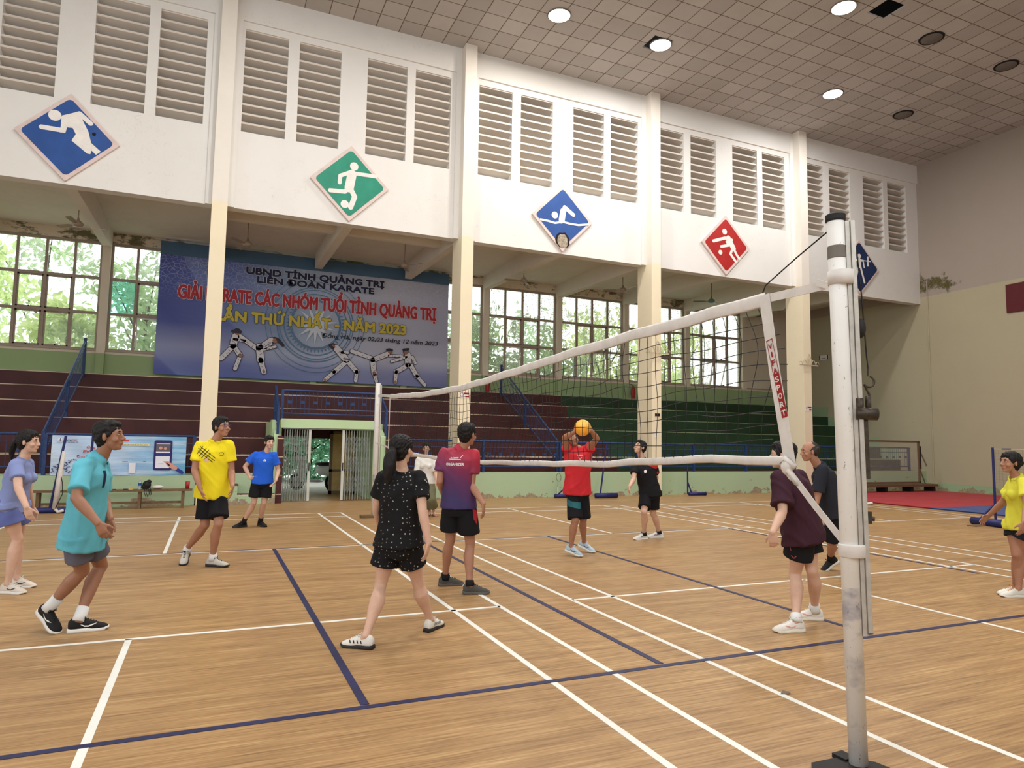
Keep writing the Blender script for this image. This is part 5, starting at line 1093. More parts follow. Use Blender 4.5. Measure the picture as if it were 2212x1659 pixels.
def decal(name, mat, target, person, fn, O, U, V, lift=0.003, cell=0.012):
    """flat artwork drawn by fn(mb) in the plane O,U,V in front of a garment is laid onto the cloth"""
    mb = MB(); fn(mb); tree_ = bvh_of(target); N = U.cross(V).normalized(); vs = []
    # split long faces so the print follows the cloth
    import bmesh
    bm = bmesh.new(); vv = [bm.verts.new(v) for v in mb.v]
    for f in mb.f:
        try: bm.faces.new([vv[i] for i in f])
        except ValueError: pass
    bmesh.ops.triangulate(bm, faces=bm.faces)
    for _ in range(4):
        es = [e for e in bm.edges if e.calc_length() > cell]
        if not es: break
        bmesh.ops.subdivide_edges(bm, edges=es, cuts=1); bmesh.ops.triangulate(bm, faces=[f for f in bm.faces if len(f.verts) > 3])
    out = MB(); bad = set(); bm.verts.index_update()
    for i, v in enumerate(bm.verts):
        hit = tree_.ray_cast(v.co + N*0.3, -N, 0.9)
        if hit[0] is None: bad.add(i); out.v.append(tuple(v.co))
        else: out.v.append(tuple(hit[0] + N*lift*0.5 + hit[1]*lift*0.6))
    for f in bm.faces:
        ids = tuple(v.index for v in f.verts)
        if not bad & set(ids): out.f.append(ids); out.mi.append(0)
    bm.free(); return out.build(name, mat, person, True)

def m_skin(name, c):
    t = NT(name, 0.5, 0.35); n = t.noise(9, 4, 0.6)
    dk = (c[0]*0.8, c[1]*0.72, c[2]*0.68, 1); t.color(t.mix(t.ramp(n, [(0.35, 0.0), (0.75, 0.6)]), c, dk))
    t.b.inputs['Subsurface Weight'].default_value = 0.0; t.bump(t.noise(160, 2), 0.05, 0.002); return t.m
M['skin_fair'] = m_skin('fair_skin', rgb(206,168,146)); M['skin_tan'] = m_skin('tan_skin', rgb(168,122,98)); M['skin_brown'] = m_skin('brown_skin', rgb(152,108,84))
def m_hair(name, c):
    t = NT(name, 0.55, 0.25); n = t.noise(60, 4, 0.7, t.mapping((1,1,0.25))); t.color(t.mix(n, c, tuple(min(1, v*1.8+0.002) for v in c[:3])+(1,))); t.bump(n, 0.6, 0.01); return t.m
M['hair'] = m_hair('black_hair', rgb(15,12,12)); M['hair_grey'] = m_hair('greying_hair', rgb(44,38,36))
M['eye_white'] = flat('eye_white', rgb(214,208,200), 0.3); M['iris'] = flat('dark_iris', rgb(30,22,18), 0.2); M['lip'] = flat('lips', rgb(158,92,84), 0.5)
def cloth(name, c, rough=0.85, vary=0.10):
    t = NT(name, rough, 0.2); n = t.noise(5, 3, 0.5); f = t.noise(300, 2, 0.5)
    t.color(t.mix(t.ramp(n, [(0.35, 0.0), (0.7, 1.0)]), tuple(v*(1-vary) for v in c[:3])+(1,), c)); t.bump(f, 0.12, 0.002); return t.m

def head(mb, c, F, s, fem=False):
    """skull, jaw, nose, ears as overlapping volumes; F looks where the person looks"""
    L = Vector((0,0,1)).cross(F).normalized(); U = F.cross(L).normalized(); R = frame_R(F, L, U)
    def at(x, y, z): return c + F*(x*s) + L*(y*s) + U*(z*s)
    j = 0.94 if fem else 1.0
    mb.ball(at(-0.012,0,0.035), (0.097*s,0.077*s,0.084*s), 24, 16, R)
    mb.ball(at(0.028,0,0.010), (0.064*s,0.068*s,0.085*s), 20, 14, R)
    mb.ball(at(0.026,0,-0.040), (0.060*s,0.058*s*j,0.062*s), 20, 14, R)
    mb.ball(at(0.040,0,-0.078), (0.044*s,0.040*s*j,0.034*s), 16, 10, R)
    mb.ball(at(0.066,0,-0.095), (0.020*s,0.022*s*j,0.017*s), 12, 8, R)
    mb.ball(at(0.074,0,0.030), (0.018*s,0.050*s,0.012*s), 14, 8, R)       # brow
    for y in (-0.045, 0.045): mb.ball(at(0.058,y,-0.030), (0.026*s,0.022*s,0.024*s), 12, 8, R)   # cheeks
    limb(mb, at(0.086,0,0.012), at(0.108,0,-0.026), [(0,0.0085*s),(0.7,0.012*s),(1,0.013*s)], n=10)
    for y in (-0.012, 0.012): mb.ball(at(0.097,y,-0.032), (0.012*s,0.010*s,0.009*s), 10, 6, R)
    mb.ball(at(0.086,0,-0.057), (0.014*s,0.025*s,0.007*s), 12, 8, R); mb.ball(at(0.083,0,-0.068), (0.013*s,0.021*s,0.007*s), 12, 8, R)
    for y in (-0.080, 0.080): mb.ball(at(-0.004,y,-0.006), (0.017*s,0.009*s,0.032*s), 12, 10, R)
    return at, R, L, U
def face_parts(person, at, R, s, brows=True):
    for y in (-0.031, 0.031):
        e = MB().ball(at(0.0835,y,0.010), (0.0075*s,0.0135*s,0.0065*s), 12, 8, R).build('eye', M['eye_white'], person, True)
        MB().ball(at(0.0895,y,0.010), (0.0035*s,0.0055*s,0.0058*s), 10, 6, R).build('iris', M['iris'], e, True)
        MB().ball(at(0.0870,y,0.0165), (0.006*s,0.015*s,0.0022*s), 10, 6, R).build('eyelid', M['hair'], e, True)
        if brows: MB().ball(at(0.0895,y,0.034), (0.006*s,0.018*s,0.0035*s), 10, 6, R).build('eyebrow', M['hair'], person, True)
    MB().ball(at(0.0885,0,-0.0585), (0.0085*s,0.021*s,0.0042*s), 12, 6, R).ball(at(0.0865,0,-0.0665), (0.008*s,0.017*s,0.005*s), 12, 6, R).build('lips', M['lip'], person, True)
def hair(person, style, at, R, F, L, U, s, mat, seed, back=None):
    m = MB(); big = 1.0
    m.ball(at(-0.022,0,0.046), (0.104*s,0.088*s,0.090*s), 24, 16, R)
    m.ball(at(-0.045,0,0.005), (0.070*s,0.083*s,0.075*s), 20, 12, R)
    if style == 'short':
        m.ball(at(0.020,0,0.086), (0.066*s,0.066*s,0.042*s), 16, 10, R); m.ball(at(-0.050,0,-0.040), (0.050*s,0.062*s,0.050*s), 14, 8, R)
        for y in (-0.072, 0.072): m.ball(at(0.018,y,0.030), (0.030*s,0.010*s,0.036*s), 10, 8, R)
    elif style == 'bald':
        m = MB()
        for y in (-0.070, 0.070): m.ball(at(-0.030,y*0.92,0.020), (0.052*s,0.020*s,0.046*s), 14, 10, R)
        m.ball(at(-0.072,0,0.025), (0.042*s,0.076*s,0.064*s), 16, 10, R); m.ball(at(-0.040,0,0.062), (0.060*s,0.066*s,0.058*s), 16, 10, R); m.ball(at(-0.055,0,-0.030), (0.042*s,0.058*s,0.040*s), 12, 8, R)
    else:
        m.ball(at(0.012,0,0.078), (0.074*s,0.074*s,0.050*s), 16, 10, R); m.ball(at(-0.050,0,-0.035), (0.050*s,0.070*s,0.055*s), 14, 8, R)
        for y in (-0.070, 0.070): m.ball(at(0.015,y,0.040), (0.046*s,0.016*s,0.044*s), 12, 8, R)
    o = remesh(m, 'hair', 0.0055*max(1, s), mat, person, it=1, amp=0.006*s, seed=seed, k=(70,210), stretch=(1,1,0.7))
    if style in ('pony', 'longpony'):
        p0 = at(-0.105,0,0.030); D = back if back else Vector((0,0,-1)); m = MB()
        n = 7; Ln = (0.20 if style == 'pony' else 0.30)*s; base = p0 - F*0.02*s; pts = [p0]; 
        for k in range(1, n): t = k/(n-1); pts.append(base - F*(0.035*s*math.sin(t*2.4)) + Vector((0,0,-Ln*t)) + D*0.02*t)
        w = 1.45 if style == 'longpony' else 1.0
        for i in range(n-1):
            r0 = [0.020,0.034,0.040,0.040,0.034,0.024,0.008][i]*s*w; r1 = [0.020,0.034,0.040,0.040,0.034,0.024,0.008][i+1]*s*w
            limb(m, pts[i], pts[i+1], [(0,(r0,r0*0.7)),(1,(r1,r1*0.7))], ax=L)
        remesh(m, 'ponytail', 0.006, mat, person, it=1, amp=0.005, seed=seed+5, k=(70,180), stretch=(1,1,0.1))
        MB().lathe([(0.020*s,-0.008),(0.024*s,0),(0.020*s,0.008)], tuple(pts[0]), 14, 'x').build('hair_tie', M['white_gear'] if style == 'pony' else M['rubber'], person, True)
    if style == 'bun':
        MB().ball(at(-0.115,0,0.010), (0.040*s,0.045*s,0.042*s), 14, 10, R).build('hair_bun', mat, person, True)
def hand(mb, w, tip, idx, n, s, curl=0.35, spread=0.0, length=None):
    """palm and five fingers; idx points to the index side, n out of the palm"""
    d = (tip-w).normalized(); idx = (idx - d*idx.dot(d)).normalized(); n = (n - d*n.dot(d) - idx*n.dot(idx)).normalized(); L = 0.175*s
    limb(mb, w - d*0.01*s, w + d*0.088*s, [(0,(0.024*s,0.019*s)),(0.35,(0.034*s,0.017*s)),(0.8,(0.041*s,0.015*s)),(1,(0.039*s,0.012*s))], ax=idx, n=14, ends=(True, False))
    fl = [0.072,0.080,0.074,0.058]
    for i in range(4):
        off = 0.0305-0.0203*i; b = w + d*(0.082-0.004*abs(i-1.2))*s + idx*off*s
        dd = (d + idx*(off*(3.0+spread*18))).normalized(); a = curl*(0.55+0.12*i); p = b
        for q, fr in enumerate((0.44, 0.31, 0.25)):
            a2 = a*(q+0.6); v = (dd*math.cos(a2) + n*math.sin(a2)).normalized(); e = p + v*fl[i]*fr*s*1.05
            r0 = (0.0090-0.0008*q)*s*(0.92 if i == 3 else 1); limb(mb, p, e, [(0,r0),(1,r0*0.92)], n=8); p = e
    b = w + d*0.024*s + idx*0.026*s + n*0.004*s; v = (d*0.72 + idx*(0.62+spread) + n*0.30).normalized(); e = b + v*0.045*s
    limb(mb, b, e, [(0,0.0135*s),(1,0.0105*s)], n=10); v2 = (v + d*0.55 - idx*0.15 + n*0.2).normalized(); limb(mb, e, e + v2*0.034*s, [(0,0.0105*s),(1,0.0085*s)], n=10)
def shoe(person, side, heel, toe, s, upper, sole, lace, swoosh=None, sandal=False, high=1.0, stripes=None):
    d = (toe-heel).normalized(); up = (Vector((0,0,1)) - d*d.z).normalized(); sd = up.cross(d).normalized(); Ls = 0.275*s
    st = [0,.07,.18,.32,.46,.6,.75,.88,.96,1.0]; w = [.022,.033,.036,.034,.036,.042,.046,.041,.028,.012]; h = [.082,.104,.112,.108,.094,.076,.062,.050,.040,.028]
    def sec(t, ww, z0, z1, sq=0.7):
        pts = []; N = 14
        for k in range(N):
            a = math.pi*k/(N-1); x = math.copysign(abs(math.cos(a))**sq, math.cos(a))*ww; z = z0 + (z1-z0)*abs(math.sin(a))**0.75
            pts.append(heel + d*(t*Ls) + sd*(x*s) + up*(z*s))
        return pts
    if sandal:
        m = MB(); loft(m, [sec(t, ww*0.95, 0.0, 0.016, 0.4) for t, ww in zip(st, w)]); o = m.build('sandal', sole, person, True)
        m = MB(); m.tube([heel+d*Ls*0.72+sd*0.045*s+up*0.01, heel+d*Ls*0.74+up*0.05*s, heel+d*Ls*0.72-sd*0.045*s+up*0.01], 0.008*s, 6); m.tube([heel+d*Ls*0.2+sd*0.038*s+up*0.01, heel+d*Ls*0.34+up*0.085*s, heel+d*Ls*0.2-sd*0.038*s+up*0.01], 0.006*s, 6); m.build('strap', upper, o, True); return heel + d*0.065*s + up*0.075*s, d, up
    m = MB(); loft(m, [sec(t, ww, 0.018, hh*high, 0.8) for t, ww, hh in zip(st, w, h)]); o = m.build('shoe', upper, person, True)
    m = MB(); loft(m, [sec(t, ww+0.006, 0.0 + (0.012 if t > 0.93 else 0.0), 0.036 if t < .5 else 0.030, 0.35) for t, ww in zip([-.02]+st[1:-1]+[1.015], w)]); m.build('sole', sole, o, True)
    m = MB()
    for k in range(5):
        t = 0.40+0.065*k; z = np.interp(t, st, h)*high+0.002; ww = 0.016
        m.tube([heel+d*(t*Ls)+sd*ww*s+up*(z-0.012)*s, heel+d*(t+0.02)*Ls+up*(z+0.001)*s, heel+d*(t*Ls)-sd*ww*s+up*(z-0.012)*s], 0.0048*s, 5)
    q = heel+d*(0.41*Ls)+up*(np.interp(0.41, st, h)+0.004)*s
    m.tube([q, q+sd*0.03*s+up*0.012*s, q+sd*0.035*s-up*0.008*s, q], 0.0036*s, 5); m.tube([q, q-sd*0.03*s+up*0.012*s, q-sd*0.035*s-up*0.008*s, q], 0.0036*s, 5)
    m.build('shoe_lace', lace, o, True)
    if swoosh:
        for sg in (-1, 1):
            m = MB(); pts = []
            for t, z in ((0.30,0.060),(0.40,0.042),(0.50,0.040),(0.62,0.052),(0.72,0.066),(0.60,0.060),(0.50,0.050),(0.41,0.051),(0.34,0.060)):
                ww = np.interp(t, st, w)*(1-((z-0.018)/np.interp(t, st, h))**2*0.42)+0.0035; pts.append(heel+d*(t*Ls)+sd*sg*ww*s+up*z*s)
            m.add(pts, [tuple(range(len(pts)))]); m.build('logo_print', swoosh, o)
    if stripes:
        m = MB()
        for sg in (-1, 1):
            for k in range(stripes[1]):
                t = stripes[2]+stripes[3]*k; q4 = []
                for tt, z in ((t, 0.042),(t+0.035, 0.042),(t+0.035-stripes[4], 0.066),(t-stripes[4], 0.066)):
                    ww = np.interp(tt, st, w)*(1-((z-0.018)/np.interp(tt, st, h))**2*0.42)+0.003; q4.append(heel+d*(tt*Ls)+sd*sg*ww*s+up*z*s)
                m.add(q4, [(0,1,2,3)])
        m.build('stripe_print', stripes[0], o)
    return heel + d*0.068*s + up*0.088*s, d, up

def build_person(key, label, skin, o):
    P = POSES[key]; s = P['H']/1.70; fem = o.get('fem', False); far = o.get('far', False)
    J = {k: ([V3(a) for a in v] if isinstance(v, list) and isinstance(v[0], list) and not isinstance(v[0][0], list) else v) for k, v in P.items()}
    hip, sho, elb, wri, tip, knee = (J[k] for k in ('hip','sho','elb','wri','tip','knee')); neck, hd, F = V3(P['neck']), V3(P['head']), V3(P['face']).normalized()
    feet = [(V3(a), V3(b)) for a, b in P['feet']]
    if 'toe_dir' in o: feet = [(f[0], f[0]+V3(t)) if t else f for f, t in zip(feet, o['toe_dir'])]
    g = sum((f[0] for f in feet), Vector())/2; g.z = 0
    me0 = bpy.data.meshes.new('person'); 
    pel = (hip[0]+hip[1])/2; shm = (sho[0]+sho[1])/2; up = (shm-pel).normalized()
    latH = (hip[1]-hip[0]).normalized(); latS = (sho[1]-sho[0]).normalized(); fr = latH.cross(Vector((0,0,1))).normalized()
    if 'front' in o: fr = V3(o['front']).normalized(); latH = Vector((0,0,1)).cross(fr).normalized(); latS = (latS+latH*0.5).normalized() if latS.dot(latH) > 0 else latH
    # hips not wider than a body's
    hw_ = min((hip[1]-hip[0]).length, 0.19*s); hip = [pel-latH*hw_/2, pel+latH*hw_/2]
    sw_ = max(0.30*s, min((sho[1]-sho[0]).length, 0.325*s if not fem else 0.295*s)); ds_ = [shm-latS*sw_/2-sho[0], shm+latS*sw_/2-sho[1]]; sho = [sho[i]+ds_[i] for i in (0,1)]; elb = [elb[i]+ds_[i]*0.5 for i in (0,1)]
    def lat(t): return (latH*(1-t)+latS*t).normalized()
    def tor(t, extra=0.0, back=0.0): return pel.lerp(shm, t) + (up if extra > 0 else Vector((0,0,1)))*extra
    def trings(rows):
        out = []
        for t, ex, w, dd, fo in rows:
            l = lat(max(0, min(1, t))); f = l.cross(up).normalized(); c = tor(t, ex*s) + f*fo*s; out.append(ring(c, l, f, w*s, dd*s, 22))
        return out
    b = MB()
    bw = o.get('bulk', 1.0)
    if fem: rows = [(0,-.085,.12,.10,0),(0,-.02,.168,.118,-.01),(0,.04,.165,.115,0),(.28,0,.140,.10,0),(.45,0,.122,.09,0),(.7,0,.135,.10,0),(.88,0,.145,.095,0),(1,0,.135,.072,0),(1,.035,.075,.055,0)]
    else: rows = [(0,-.085,.12,.10,0),(0,-.02,.160,.115,-.01),(0,.04,.158,.112,0),(.28,0,.148,.108,0),(.45,0,.140,.102,0),(.7,0,.152,.11,0),(.88,0,.158,.102,0),(1,0,.148,.080,0),(1,.035,.085,.06,0)]
    loft(b, trings([(t,e,w*bw,d_*bw,f) for t,e,w,d_,f in rows]))
    limb(b, shm+up*0.01, neck, [(0,0.062*s),(1,0.054*s)], n=16)
    L = Vector((0,0,1)).cross(F).normalized(); U = F.cross(L).normalized()
    limb(b, neck, hd - F*0.018*s - U*0.045*s, [(0,(0.054*s if not fem else 0.047*s)),(1,(0.050*s if not fem else 0.043*s))], n=16)
    hs = s*o.get('head', 1.0); at, R, L, U = head(b, hd, F, hs, fem)
    ank = []
    for i in (0, 1):
        H_, T_, lace = o['shoe'][:3]
        a_, d_, u_ = None, None, None
        he, to = feet[i]; d = (to-he).normalized(); u2 = (Vector((0,0,1)) - d*d.z).normalized(); ank.append(he + d*0.066*s + u2*0.095*s)
    for i in (0, 1):
        hp, kn, an = hip[i], knee[i], ank[i]; f_ = (kn-(hp+an)/2); f_ = f_.normalized() if f_.length > 0.03 else fr
        k = 1.06 if fem else 1.0; k *= bw
        limb(b, hp, kn, [(0,.084*s*k),(.25,.083*s*k),(.55,.070*s*k),(.85,.056*s),(1,.053*s)], ends=(True,True), n=18)
        calf_b = -((feet[i][1]-feet[i][0]).normalized()); calf_b.z = 0
        limb(b, kn, an, [(0,.052*s),(.12,.050*s),(.30,.057*s*k),(.5,.050*s*k),(.75,.037*s),(.92,.033*s),(1,.036*s)], ends=(True,True), n=18, bulge=(calf_b, [(0,0),(.3,.014*s),(.6,.006*s),(1,0)]))
        he, to = feet[i]; d = (to-he).normalized(); u2 = (Vector((0,0,1)) - d*d.z).normalized()
        limb(b, he+d*.03*s+u2*.035*s, he+d*.22*s+u2*.025*s, [(0,(.027*s,.024*s)),(.5,(.03*s,.026*s)),(1,(.034*s,.016*s))], ax=u2.cross(d), n=12)
        limb(b, an, he+d*.12*s+u2*.045*s, [(0,.034*s),(1,.028*s)], n=12)
        # arm
        S_, E_, W_ = sho[i], elb[i], wri[i]; ka = (0.92 if fem else 1.0)*bw
        limb(b, shm.lerp(neck,0.35), S_, [(0,.045*s),(.5,.044*s),(1,.046*s*ka)], n=14)
        limb(b, S_, E_, [(0,.052*s*ka),(.2,.054*s*ka),(.5,.047*s*ka),(.85,.040*s),(1,.038*s)], n=16)
        limb(b, E_, W_, [(0,.038*s),(.2,.042*s*ka),(.5,.037*s*ka),(.8,.029*s),(1,(.027*s))], n=16)
        tp = tip[i]
        med = (pel - W_); med.z = 0; med = med - fr*med.dot(fr)*0.6
        idx, nn = fr, med
        if o.get('hands') and o['hands'][i]: idx, nn = V3(o['hands'][i][0]), V3(o['hands'][i][1])
        hand(b, W_, tp, idx, nn, s, o.get('curl', (0.45, 0.45))[i], o.get('spread', 0.0))
    vox = o.get('vox', 0.0062)
    body = remesh(b, 'person', vox, M[skin], None, loc=g, it=3); tag(body, label, 'person', 'players in the hall')
    if o.get('face', True): face_parts(body, at, R, hs)
    hair(body, o['hair'], at, R, F, L, U, hs, M[o.get('hairmat', 'hair')], abs(hash(key)) % 100 if False else len(key)*7, o.get('ponyback'))
    # ---- shirt
    lo = o.get('loose', 1.0); sl = o.get('sleeve', 0.58); hem = o.get('hem', 0.10)
    sh = MB()
    if fem: rr = [(0,-hem,.186,.145,0),(0,-.02,.184,.145,0),(.2,0,.160,.124,0),(.42,0,.142,.112,0),(.6,0,.150,.118,.004),(.75,0,.155,.122,.006),(.9,0,.152,.105,0),(1,0,.140,.084,0),(1,.033,.088,.064,0)]
    else: rr = [(0,-hem,.192,.150,0),(0,-.02,.190,.150,0),(.2,0,.176,.136,0),(.42,0,.168,.130,0),(.6,0,.170,.130,0),(.75,0,.176,.134,0),(.9,0,.172,.122,0),(1,0,.142,.082,0),(1,.035,.085,.064,0)]
    loft(sh, trings([(t,e,w*lo*bw,d_*lo*bw,f) for t,e,w,d_,f in rr]))
    limb(sh, shm+up*0.025*s, neck-(neck-shm)*0.10, [(0,.074*s),(1,.063*s if not fem else .058*s)], n=16, ends=(False,False))
    if fem and o.get('bust', True):
        fl = lat(0.8).cross(up).normalized()
        for y in (-1, 1): sh.ball(tor(0.70)+fl*0.085*s+lat(.8)*y*0.066*s, (0.062*s,0.062*s,0.060*s), 14, 10)
    if hem > 0.04:
        for i in (0, 1): limb(sh, hip[i]+Vector((0,0,.03*s)), hip[i].lerp(knee[i], min(0.9,(hem-0.02)/0.42)), [(0,.112*s*bw),(1,.122*s*bw)], n=18, ends=(False,False))
    if o.get('belly'): fl = latH.cross(up).normalized(); sh.ball(tor(0.28)+fl*0.045*s, (o['belly']*s,)*3, 16, 10)
    for i in (0, 1):
        S_, E_ = sho[i], elb[i]; e = S_.lerp(E_, sl) if sl <= 1 else E_
        k = lo*bw*(0.9 if fem else 1.0)
        limb(sh, shm.lerp(neck,0.30), S_+(S_-shm)*0.02, [(0,.056*s),(.5,.053*s),(1,.056*s)], n=16)
        limb(sh, S_, e, [(0,.061*s*k),(.2,.066*s*k),(.7,.067*s*k),(1,(.072 if sl <= 1 else .05)*s*k)], n=18, ends=(True,False))
        if sl > 1: limb(sh, E_, E_.lerp(wri[i], sl-1), [(0,.055*s*k),(1,.048*s*k)], n=14, ends=(True,False))
    shirt = remesh(sh, o.get('topname', 'shirt'), 0.008 if not far else 0.010, o['top'], body, it=3, amp=0.011*o.get('crumple', 1.0), seed=len(key)+3)
    # ---- shorts / trousers
    tr = MB(); lf = o.get('leglen', 0.62); wl = o.get('legw', 1.0)
    loft(tr, trings([(.12,0,.148*bw,.108*bw,0),(0,.02,.168*bw,.126*bw,0),(0,-.05,.168*bw,.128*bw,0),(0,-.11,.130*bw,.105*bw,0)]))
    for i in (0, 1):
        hp, kn, an = hip[i], knee[i], ank[i]
        if lf <= 1: 
            e = hp.lerp(kn, lf); limb(tr, hp+Vector((0,0,0.02)), e, [(0,.086*s*bw),(.35,.094*s*wl*bw),(.8,.100*s*wl*bw),(1,.104*s*wl*bw)], n=20, ends=(True,False))
        else:
            limb(tr, hp, kn, [(0,.100*s),(.5,.098*s*wl),(1,.092*s*wl)], n=20, ends=(True,True)); limb(tr, kn, kn.lerp(an, lf-1), [(0,.092*s*wl),(1,.108*s*wl)], n=20, ends=(True,False))
    shorts = remesh(tr, o.get('botname', 'shorts'), 0.009, o['bottom'], body, it=3, amp=0.009, seed=len(key)+9)
    # ---- shoes and socks
    for i in (0, 1):
        up_, so_, la_ = o['shoe'][:3]; a_, d_, u_ = shoe(body, i, feet[i][0], feet[i][1], s, up_, so_, la_, o['shoe'][3] if len(o['shoe']) > 3 else None, o.get('sandal', False), stripes=o.get('stripes'))
        if o.get('sock'):
            sk = MB(); hgt = o.get('sockh', 0.10); q = ank[i].lerp(knee[i], hgt*s/(ank[i]-knee[i]).length); limb(sk, ank[i]-u_*0.02*s, q, [(0,.050*s),(.4,.045*s),(1,.044*s)], n=16, ends=(False,False)); sk.build('sock', o['sock'], body, True)
    return dict(body=body, shirt=shirt, shorts=shorts, at=at, R=R, F=F, L=L, U=U, hs=hs, s=s, tor=tor, lat=lat, up=up, fr=fr, hip=hip, knee=knee, ank=ank, sho=sho, elb=elb, shm=shm, pel=pel, wri=wri, tip=tip)

K = lambda *c: rgb(*c)
blk = cloth('black_shorts_cloth', K(24,24,28)); M['white_rubber'] = flat('white_sole_rubber', K(226,224,218), 0.6); M['dark_sole'] = flat('dark_sole_rubber', K(40,40,42), 0.6)
wsock = cloth('white_sock', K(222,222,220)); bsock = cloth('black_sock', K(28,28,30))
cam_right = Vector((_r.x,_r.y,0)).normalized(); to_cam = Vector((-_f.x,-_f.y,0)).normalized(); Zv = Vector((0,0,1))
def dirc(a, b, c=0.0): return cam_right*a + to_cam*b + Zv*c

lav = build_person('lavender', 'woman in lavender T-shirt and shorts leaning forward beside the blue stair railing', 'skin_fair', dict(fem=True, hair='pony', front=tuple(dirc(1,-.1)), top=cloth('lavender_tshirt', K(132,144,192)), bottom=cloth('periwinkle_shorts', K(98,110,172)), leglen=0.52, legw=1.12, hem=0.05, shoe=(flat('cream_shoe_mesh', K(214,204,192),0.8), M['white_rubber'], M['white_rubber'], M['rubber']), curl=(0.5,0.5), toe_dir=[tuple(dirc(1,.1)), tuple(dirc(1,0))]))
teal = build_person('teal', 'man in wet turquoise polo shirt and grey shorts stepping with open mouth', 'skin_brown', dict(hair='short', front=tuple(dirc(1,-.05)), top=cloth('turquoise_polo', K(100,184,202), vary=0.25), bottom=cloth('grey_shorts', K(96,96,110)), leglen=0.60, legw=0.96, hem=0.10, loose=0.97, sleeve=0.78, crumple=1.3, shoe=(flat('black_knit_shoe', K(20,20,22),0.7), M['white_rubber'], M['rubber'], M['sign_white']), sock=wsock, sockh=0.10, curl=(0.8,0.6), vox=0.0058))
yel = build_person('yellow', 'man in yellow polo shirt with black line print and thin glasses', 'skin_tan', dict(hair='short', front=tuple(dirc(.35,1)), top=cloth('yellow_polo', K(238,218,40)), bottom=blk, leglen=0.80, legw=1.06, hem=0.055, sleeve=0.62, loose=1.06, shoe=(flat('light_grey_shoe', K(196,192,182),0.8), M['dark_sole'], M['rubber']), sock=wsock, sockh=0.06, curl=(0.35,0.5), toe_dir=[tuple(dirc(.25,1,-.45)), None], hands=[(tuple(dirc(.3,.8)), tuple(dirc(.9,-.3))), None]))
blu = build_person('blue', 'man in royal blue T-shirt with a hand on his hip by the gate', 'skin_fair', dict(hair='short', far=True, vox=0.0075, front=tuple(dirc(.35,1)), top=cloth('royal_blue_tshirt', K(40,98,214)), bottom=blk, leglen=0.74, legw=1.08, hem=0.03, sleeve=0.62, loose=1.05, shoe=(flat('black_trainer', K(26,26,30),0.7), M['dark_sole'], M['rubber']), sock=bsock, sockh=0.09, toe_dir=[tuple(dirc(-.6,.8)), tuple(dirc(.75,.65))], hands=[(tuple(dirc(.3,-.5,-.9)), tuple(dirc(.9,0,0))), (tuple(dirc(0,.6,-.6)), tuple(dirc(-1,0,0)))]))
# speckled romper cloth: the small pale marks are its print
t = NT('black_romper_print', 0.8, 0.2); vo = t.voro(32.0, 'F1', rand=0.5); n_ = t.noise(120, 2, 0.5)
dm = t.math('MULTIPLY', t.ramp(vo.outputs['Distance'], [(0.17, 1.0), (0.21, 0.0)]), t.ramp(n_, [(0.44, 0.0), (0.50, 1.0)])); t.color(t.mix(dm, K(20,20,22), K(176,174,168))); romper = t.m
bl = build_person('black', 'woman with long black ponytail seen from behind in black printed top and shorts', 'skin_fair', dict(fem=True, bulk=1.07, bust=False, hair='longpony', face=True, front=tuple(dirc(.25,-1)), top=romper, bottom=romper, leglen=0.54, legw=1.06, hem=0.02, loose=1.12, sleeve=0.62, crumple=0.8, shoe=(flat('white_trainer', K(222,220,212),0.7), M['dark_sole'], M['white_rubber']), stripes=(M['rubber'], 4, 0.30, 0.11, -0.03), toe_dir=[tuple(dirc(.45,-1)), tuple(dirc(-1,-.25))], curl=(0.3,0.5), vox=0.006, ponyback=dirc(-.6,0)))
t = NT('red_to_purple_jersey', 0.6, 0.3); x_, y_, z_ = t.sep(); g_ = t.math('ADD', z_, t.math('MULTIPLY', x_, 0.55)); g_ = t.math('ADD', g_, t.math('MULTIPLY', t.noise(5, 3), 0.12))
t.color(t.ramp(g_, [(0.95, K(58,46,92)), (1.12, K(92,46,88)), (1.30, K(140,44,70)), (1.5, K(184,42,58))])); jersey = t.m
for e_, p_ in zip(t.t.nodes['Color Ramp'].color_ramp.elements, (0.0, 0.33, 0.62, 1.0)): e_.position = p_
mr = t.n('ShaderNodeMapRange'); mr.inputs['From Min'].default_value = 0.98; mr.inputs['From Max'].default_value = 1.62; t.put(mr.inputs['Value'], g_); t.t.links.new(mr.outputs[0], t.t.nodes['Color Ramp'].inputs[0])
org = build_person('organizer', 'man seen from behind in red and purple jersey with white writing', 'skin_tan', dict(hair='short', face=True, front=tuple(dirc(.3,-1)), top=jersey, bottom=blk, leglen=0.72, legw=1.10, hem=0.03, sleeve=0.62, loose=1.04, shoe=(flat('charcoal_knit_shoe', K(78,76,72),0.8), flat('grey_sole', K(92,90,86),0.7), M['rubber']), sock=bsock, sockh=0.045, toe_dir=[tuple(dirc(1,-.1)), tuple(dirc(1,-.35))], curl=(0.4,0.5)))
wh = build_person('white', 'woman in white blouse and wide olive trousers standing far behind the net', 'skin_fair', dict(fem=True, far=True, vox=0.0085, hair='bun', front=tuple(dirc(.1,1)), top=cloth('white_blouse', K(222,220,214)), topname='blouse', bottom=cloth('olive_trousers', K(112,112,86)), botname='trousers', leglen=1.55, legw=1.05, hem=0.02, sleeve=1.0, loose=1.08, sandal=True, shoe=(flat('brown_sandal', K(130,84,64),0.6), flat('tan_sandal_sole', K(160,110,90),0.6), M['rubber']), toe_dir=[tuple(dirc(-.2,1)), tuple(dirc(.5,1))]))
